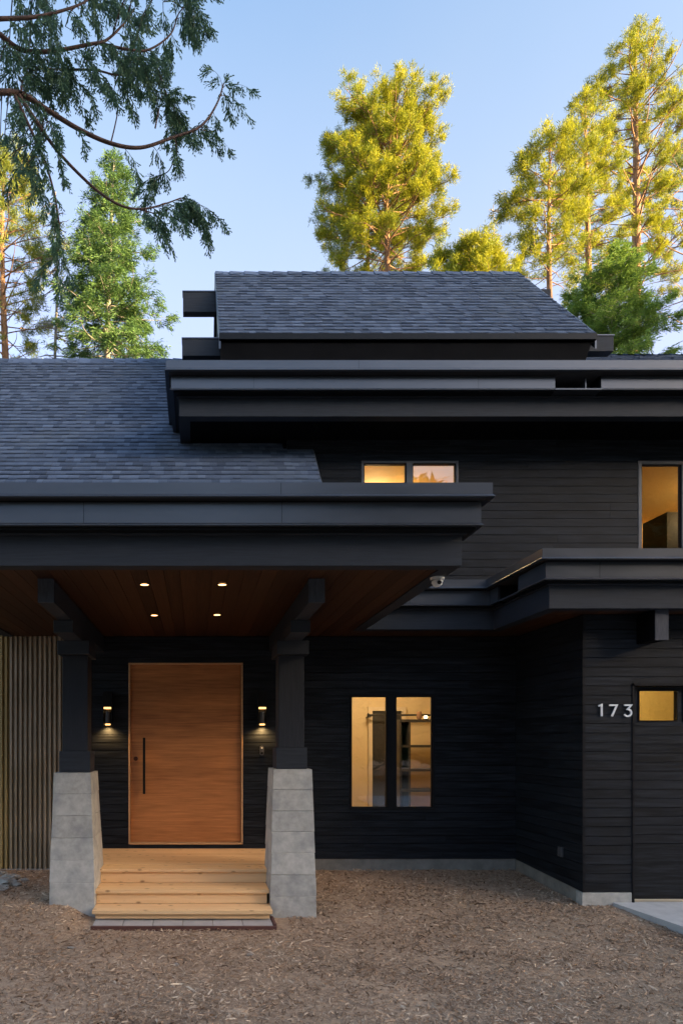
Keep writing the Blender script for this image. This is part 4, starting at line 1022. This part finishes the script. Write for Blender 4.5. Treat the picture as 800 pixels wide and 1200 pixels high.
# ------------------------------------------------------------------ foreground cedar, its trunk just outside the view on the left
def cedar():
    random.seed(77)
    global RNG
    RNG = np.random.default_rng(77)
    T = Vector((-4.1, 4.3, 0))
    t = thing('cedar_tree', 'cedar overhanging the upper left corner with drooping dark green sprays', 'tree', T)
    mb = MB(); mb.tube([T + Vector((.02 * math.sin(i), .02 * math.cos(i * 1.3), i * .7)) for i in range(15)], [.24 - .011 * i for i in range(15)], 14, .5)
    trunk_ = mb
    br = [
        ([(0, 22), (40, 20), (75, 12), (100, 2), (118, -14)], 4.2, 4.5, .018, 15),
        ([(0, 40), (25, 58), (60, 60), (105, 52), (125, 47), (145, 28), (158, 10)], 4.3, 4.7, .022, 10),
        ([(115, 50), (150, 58), (175, 58), (200, 40), (210, 15), (222, 4)], 4.55, 4.9, .011, None),
        ([(0, 108), (25, 110), (50, 125), (90, 150), (130, 168), (165, 173), (200, 162), (235, 148), (254, 122), (262, 98)], 4.3, 5.0, .026, 90),
        ([(22, 111), (45, 145), (70, 180), (110, 220), (140, 240), (165, 245), (190, 240), (212, 232)], 4.35, 4.8, .016, None),
        ([(18, 112), (40, 160), (58, 205), (68, 250), (70, 285), (62, 304)], 4.3, 4.5, .012, None),
        ([(70, 82), (110, 82), (140, 88), (150, 76), (162, 60)], 4.5, 4.8, .009, None),
        ([(178, 60), (190, 95), (198, 118), (205, 125)], 4.8, 4.9, .006, None),
        ([(205, 160), (206, 178), (198, 200), (182, 207)], 4.85, 4.9, .006, None),
        ([(182, 150), (188, 120), (192, 95)], 4.8, 4.85, .006, None),
        ([(130, 168), (138, 130), (134, 105), (140, 88)], 4.7, 4.75, .005, None),
        ([(25, 108), (30, 88), (50, 80), (70, 82)], 4.35, 4.5, .009, None),
        ([(0, -20), (60, -12), (110, -22), (170, -30), (205, -18), (218, -4)], 4.3, 4.8, .014, -20),
        ([(165, 245), (185, 250), (205, 240), (222, 238)], 4.8, 4.85, .004, None),
    ]
    bm_ = trunk_; anch = []
    for (pp, d0, d1, r0, y0) in br:
        n = len(pp); pts = [P(p[0], p[1], d0 + (d1 - d0) * i / (n - 1)) for i, p in enumerate(pp)]
        # smooth (Catmull-Rom)
        sp = []
        for i in range(n - 1):
            a, b, c, e = pts[max(0, i - 1)], pts[i], pts[i + 1], pts[min(n - 1, i + 2)]
            for k in range(6):
                s = k / 6; sp.append(.5 * ((2 * b) + (c - a) * s + (2 * a - 5 * b + 4 * c - e) * s * s + (3 * b - a - 3 * c + e) * s ** 3))
        sp.append(pts[-1])
        if y0 is not None:
            q = sp[0]; tz = q.z + .25; root = Vector((T.x, T.y, tz)); mid1 = root.lerp(q, .5) + Vector((0, 0, -.05))
            pre = [root, root.lerp(mid1, .5), mid1, mid1.lerp(q, .5)]
            spf = pre + sp
        else: spf = sp
        m = len(spf)
        bm_.tube(spf, [.72 * r0 * (1 - .8 * (i / (m - 1))) * (1 + (.5 if y0 is not None and i < 3 else 0)) + .0015 for i in range(m)], 7, .5, cap=False)
        for i, p in enumerate(sp):
            anch.append((p, i / len(sp), r0, (sp[min(len(sp) - 1, i + 1)] - sp[max(0, i - 1)]).normalized()))
        if y0 is not None:
            for p in pre[1:]: anch.append((p, .3, r0, Vector((1, 0, 0))))
    # drooping twigs, each carrying flat feathery sprays
    fin = []  # (origin, direction, length, plane side)
    def spray(o, dv, L):
        sd = dv.cross(Vector((random.gauss(0, .5), 1, random.gauss(0, .25)))).normalized()
        nn = dv.cross(sd)
        fin.append((o, dv, L, .0042))
        k = max(4, int(L / .014))
        for i in range(k):
            s = (i + .5) / k; p = o + dv * (L * s) + nn * random.gauss(0, .004); l2 = L * (.50 * (1 - s) ** .7 + .10) * random.uniform(.6, 1.15)
            sg = 1 if i % 2 else -1
            d2 = (dv * .92 + sd * sg * random.uniform(.35, .7) + Vector((0, 0, -.12)) + nn * random.gauss(0, .18)).normalized()
            fin.append((p, d2, l2, .0045))
            if l2 > .03:
                for q in range(int(l2 / .016)):
                    s2 = random.uniform(.25, .9); p2 = p + d2 * l2 * s2; sg2 = random.choice((-1, 1))
                    d3 = (d2 + sd * sg2 * .5).normalized(); fin.append((p2, d3, l2 * .42, .004))
    def twig(p, L, az, rr=.0026, dn=1.0, tg=None):
        n = 6; q = p.copy(); dv = Vector((math.cos(az) * .8, math.sin(az) * .5, random.uniform(-.35, .25)))
        if tg: dv = (dv * .55 + tg).normalized()
        pts = [q.copy()]
        for i in range(n):
            dv = (dv + Vector((0, 0, -.28)) + Vector((random.gauss(0, .12), random.gauss(0, .12), 0))).normalized(); q = q + dv * (L / n); pts.append(q.copy())
            m = 2 if random.random() < dn * .45 else 1
            for _ in range(m):
                az2 = random.uniform(0, 6.28)
                spray(q, (dv * .6 + Vector((math.cos(az2) * .5, math.sin(az2) * .35, -.55))).normalized(), random.uniform(.055, .125))
        bm_.tube(pts, [rr * (1 - .7 * i / n) for i in range(n + 1)], 4, .5, cap=False)
        spray(q, (dv + Vector((0, 0, -.3))).normalized(), random.uniform(.08, .13))
    for (p, s, r0, tg) in anch:
        px = 230 + p.x * F / p.y; py = 870 - (p.z - E) * F / p.y
        # foliage is thick near the trunk side and on the tips, thin along the bare limbs between
        if px < 70 and py < 130: k = .55
        elif px < 110 and py < 90: k = .48
        elif s > .70: k = .6
        elif r0 < .012: k = .28
        else: k = .16
        if py > 235 and px < 90: k = .25
        while random.random() < k:
            twig(p, random.uniform(.10, .30), random.uniform(0, 6.28), tg=tg); k -= .45
    for (pp, d0, d1, r0, y0) in br:
        e = P(*pp[-1], d1); b = P(*pp[-2], d1); tg = (e - b).normalized()
        for k in range(4): spray(e, (tg + Vector((random.gauss(0, .35), random.gauss(0, .3), random.gauss(-.2, .3)))).normalized(), random.uniform(.05, .10))
    # curtain of foliage filling the corner
    for i in range(20):
        px = random.uniform(-20, 95) if i % 3 else random.uniform(0, 215); py = random.uniform(-30, 95) if px < 95 else random.uniform(-30, 5); d = random.uniform(4.3, 5.0)
        p = P(px, py, d)
        q = min(anch, key=lambda a: (a[0] - p).length)[0]
        bm_.tube([q, q.lerp(p, .5) + Vector((0, 0, .03)), p], [.005, .004, .003], 4, .5, cap=False)
        twig(p, random.uniform(.18, .4), random.uniform(0, 6.28), dn=1)
    for i in range(14):
        px = random.uniform(0, 60); py = random.uniform(130, 205); p = P(px, py, random.uniform(4.35, 4.7))
        q = min(anch, key=lambda a: (a[0] - p).length)[0]
        bm_.tube([q, q.lerp(p, .5) + Vector((0, 0, .02)), p], [.004, .003, .003], 4, .5, cap=False); twig(p, random.uniform(.12, .28), random.uniform(0, 6.28))
    bm_.build('trunk', M['barkcedar'], t, smooth=True, fix=False)
    o = np.array([list(f_[0]) for f_ in fin]); dv = np.array([list(f_[1]) for f_ in fin]); L = np.array([[f_[2]] for f_ in fin]); W = np.array([[f_[3]] for f_ in fin])
    side = unit(np.cross(dv, RNG.normal([0, 1, 0], .5, (len(o), 3)))); m = o + dv * L * .5; tip = o + dv * L; tip[:, 2] -= L[:, 0] * .12
    v = np.stack([o, m + side * W, tip, m - side * W], 1).reshape(-1, 3); f = np.arange(len(o) * 4).reshape(-1, 4)
    link_mesh('foliage', v, f, M['cedar'], t, RNG.random(len(o)))
    print('cedar fins', len(o))
cedar()
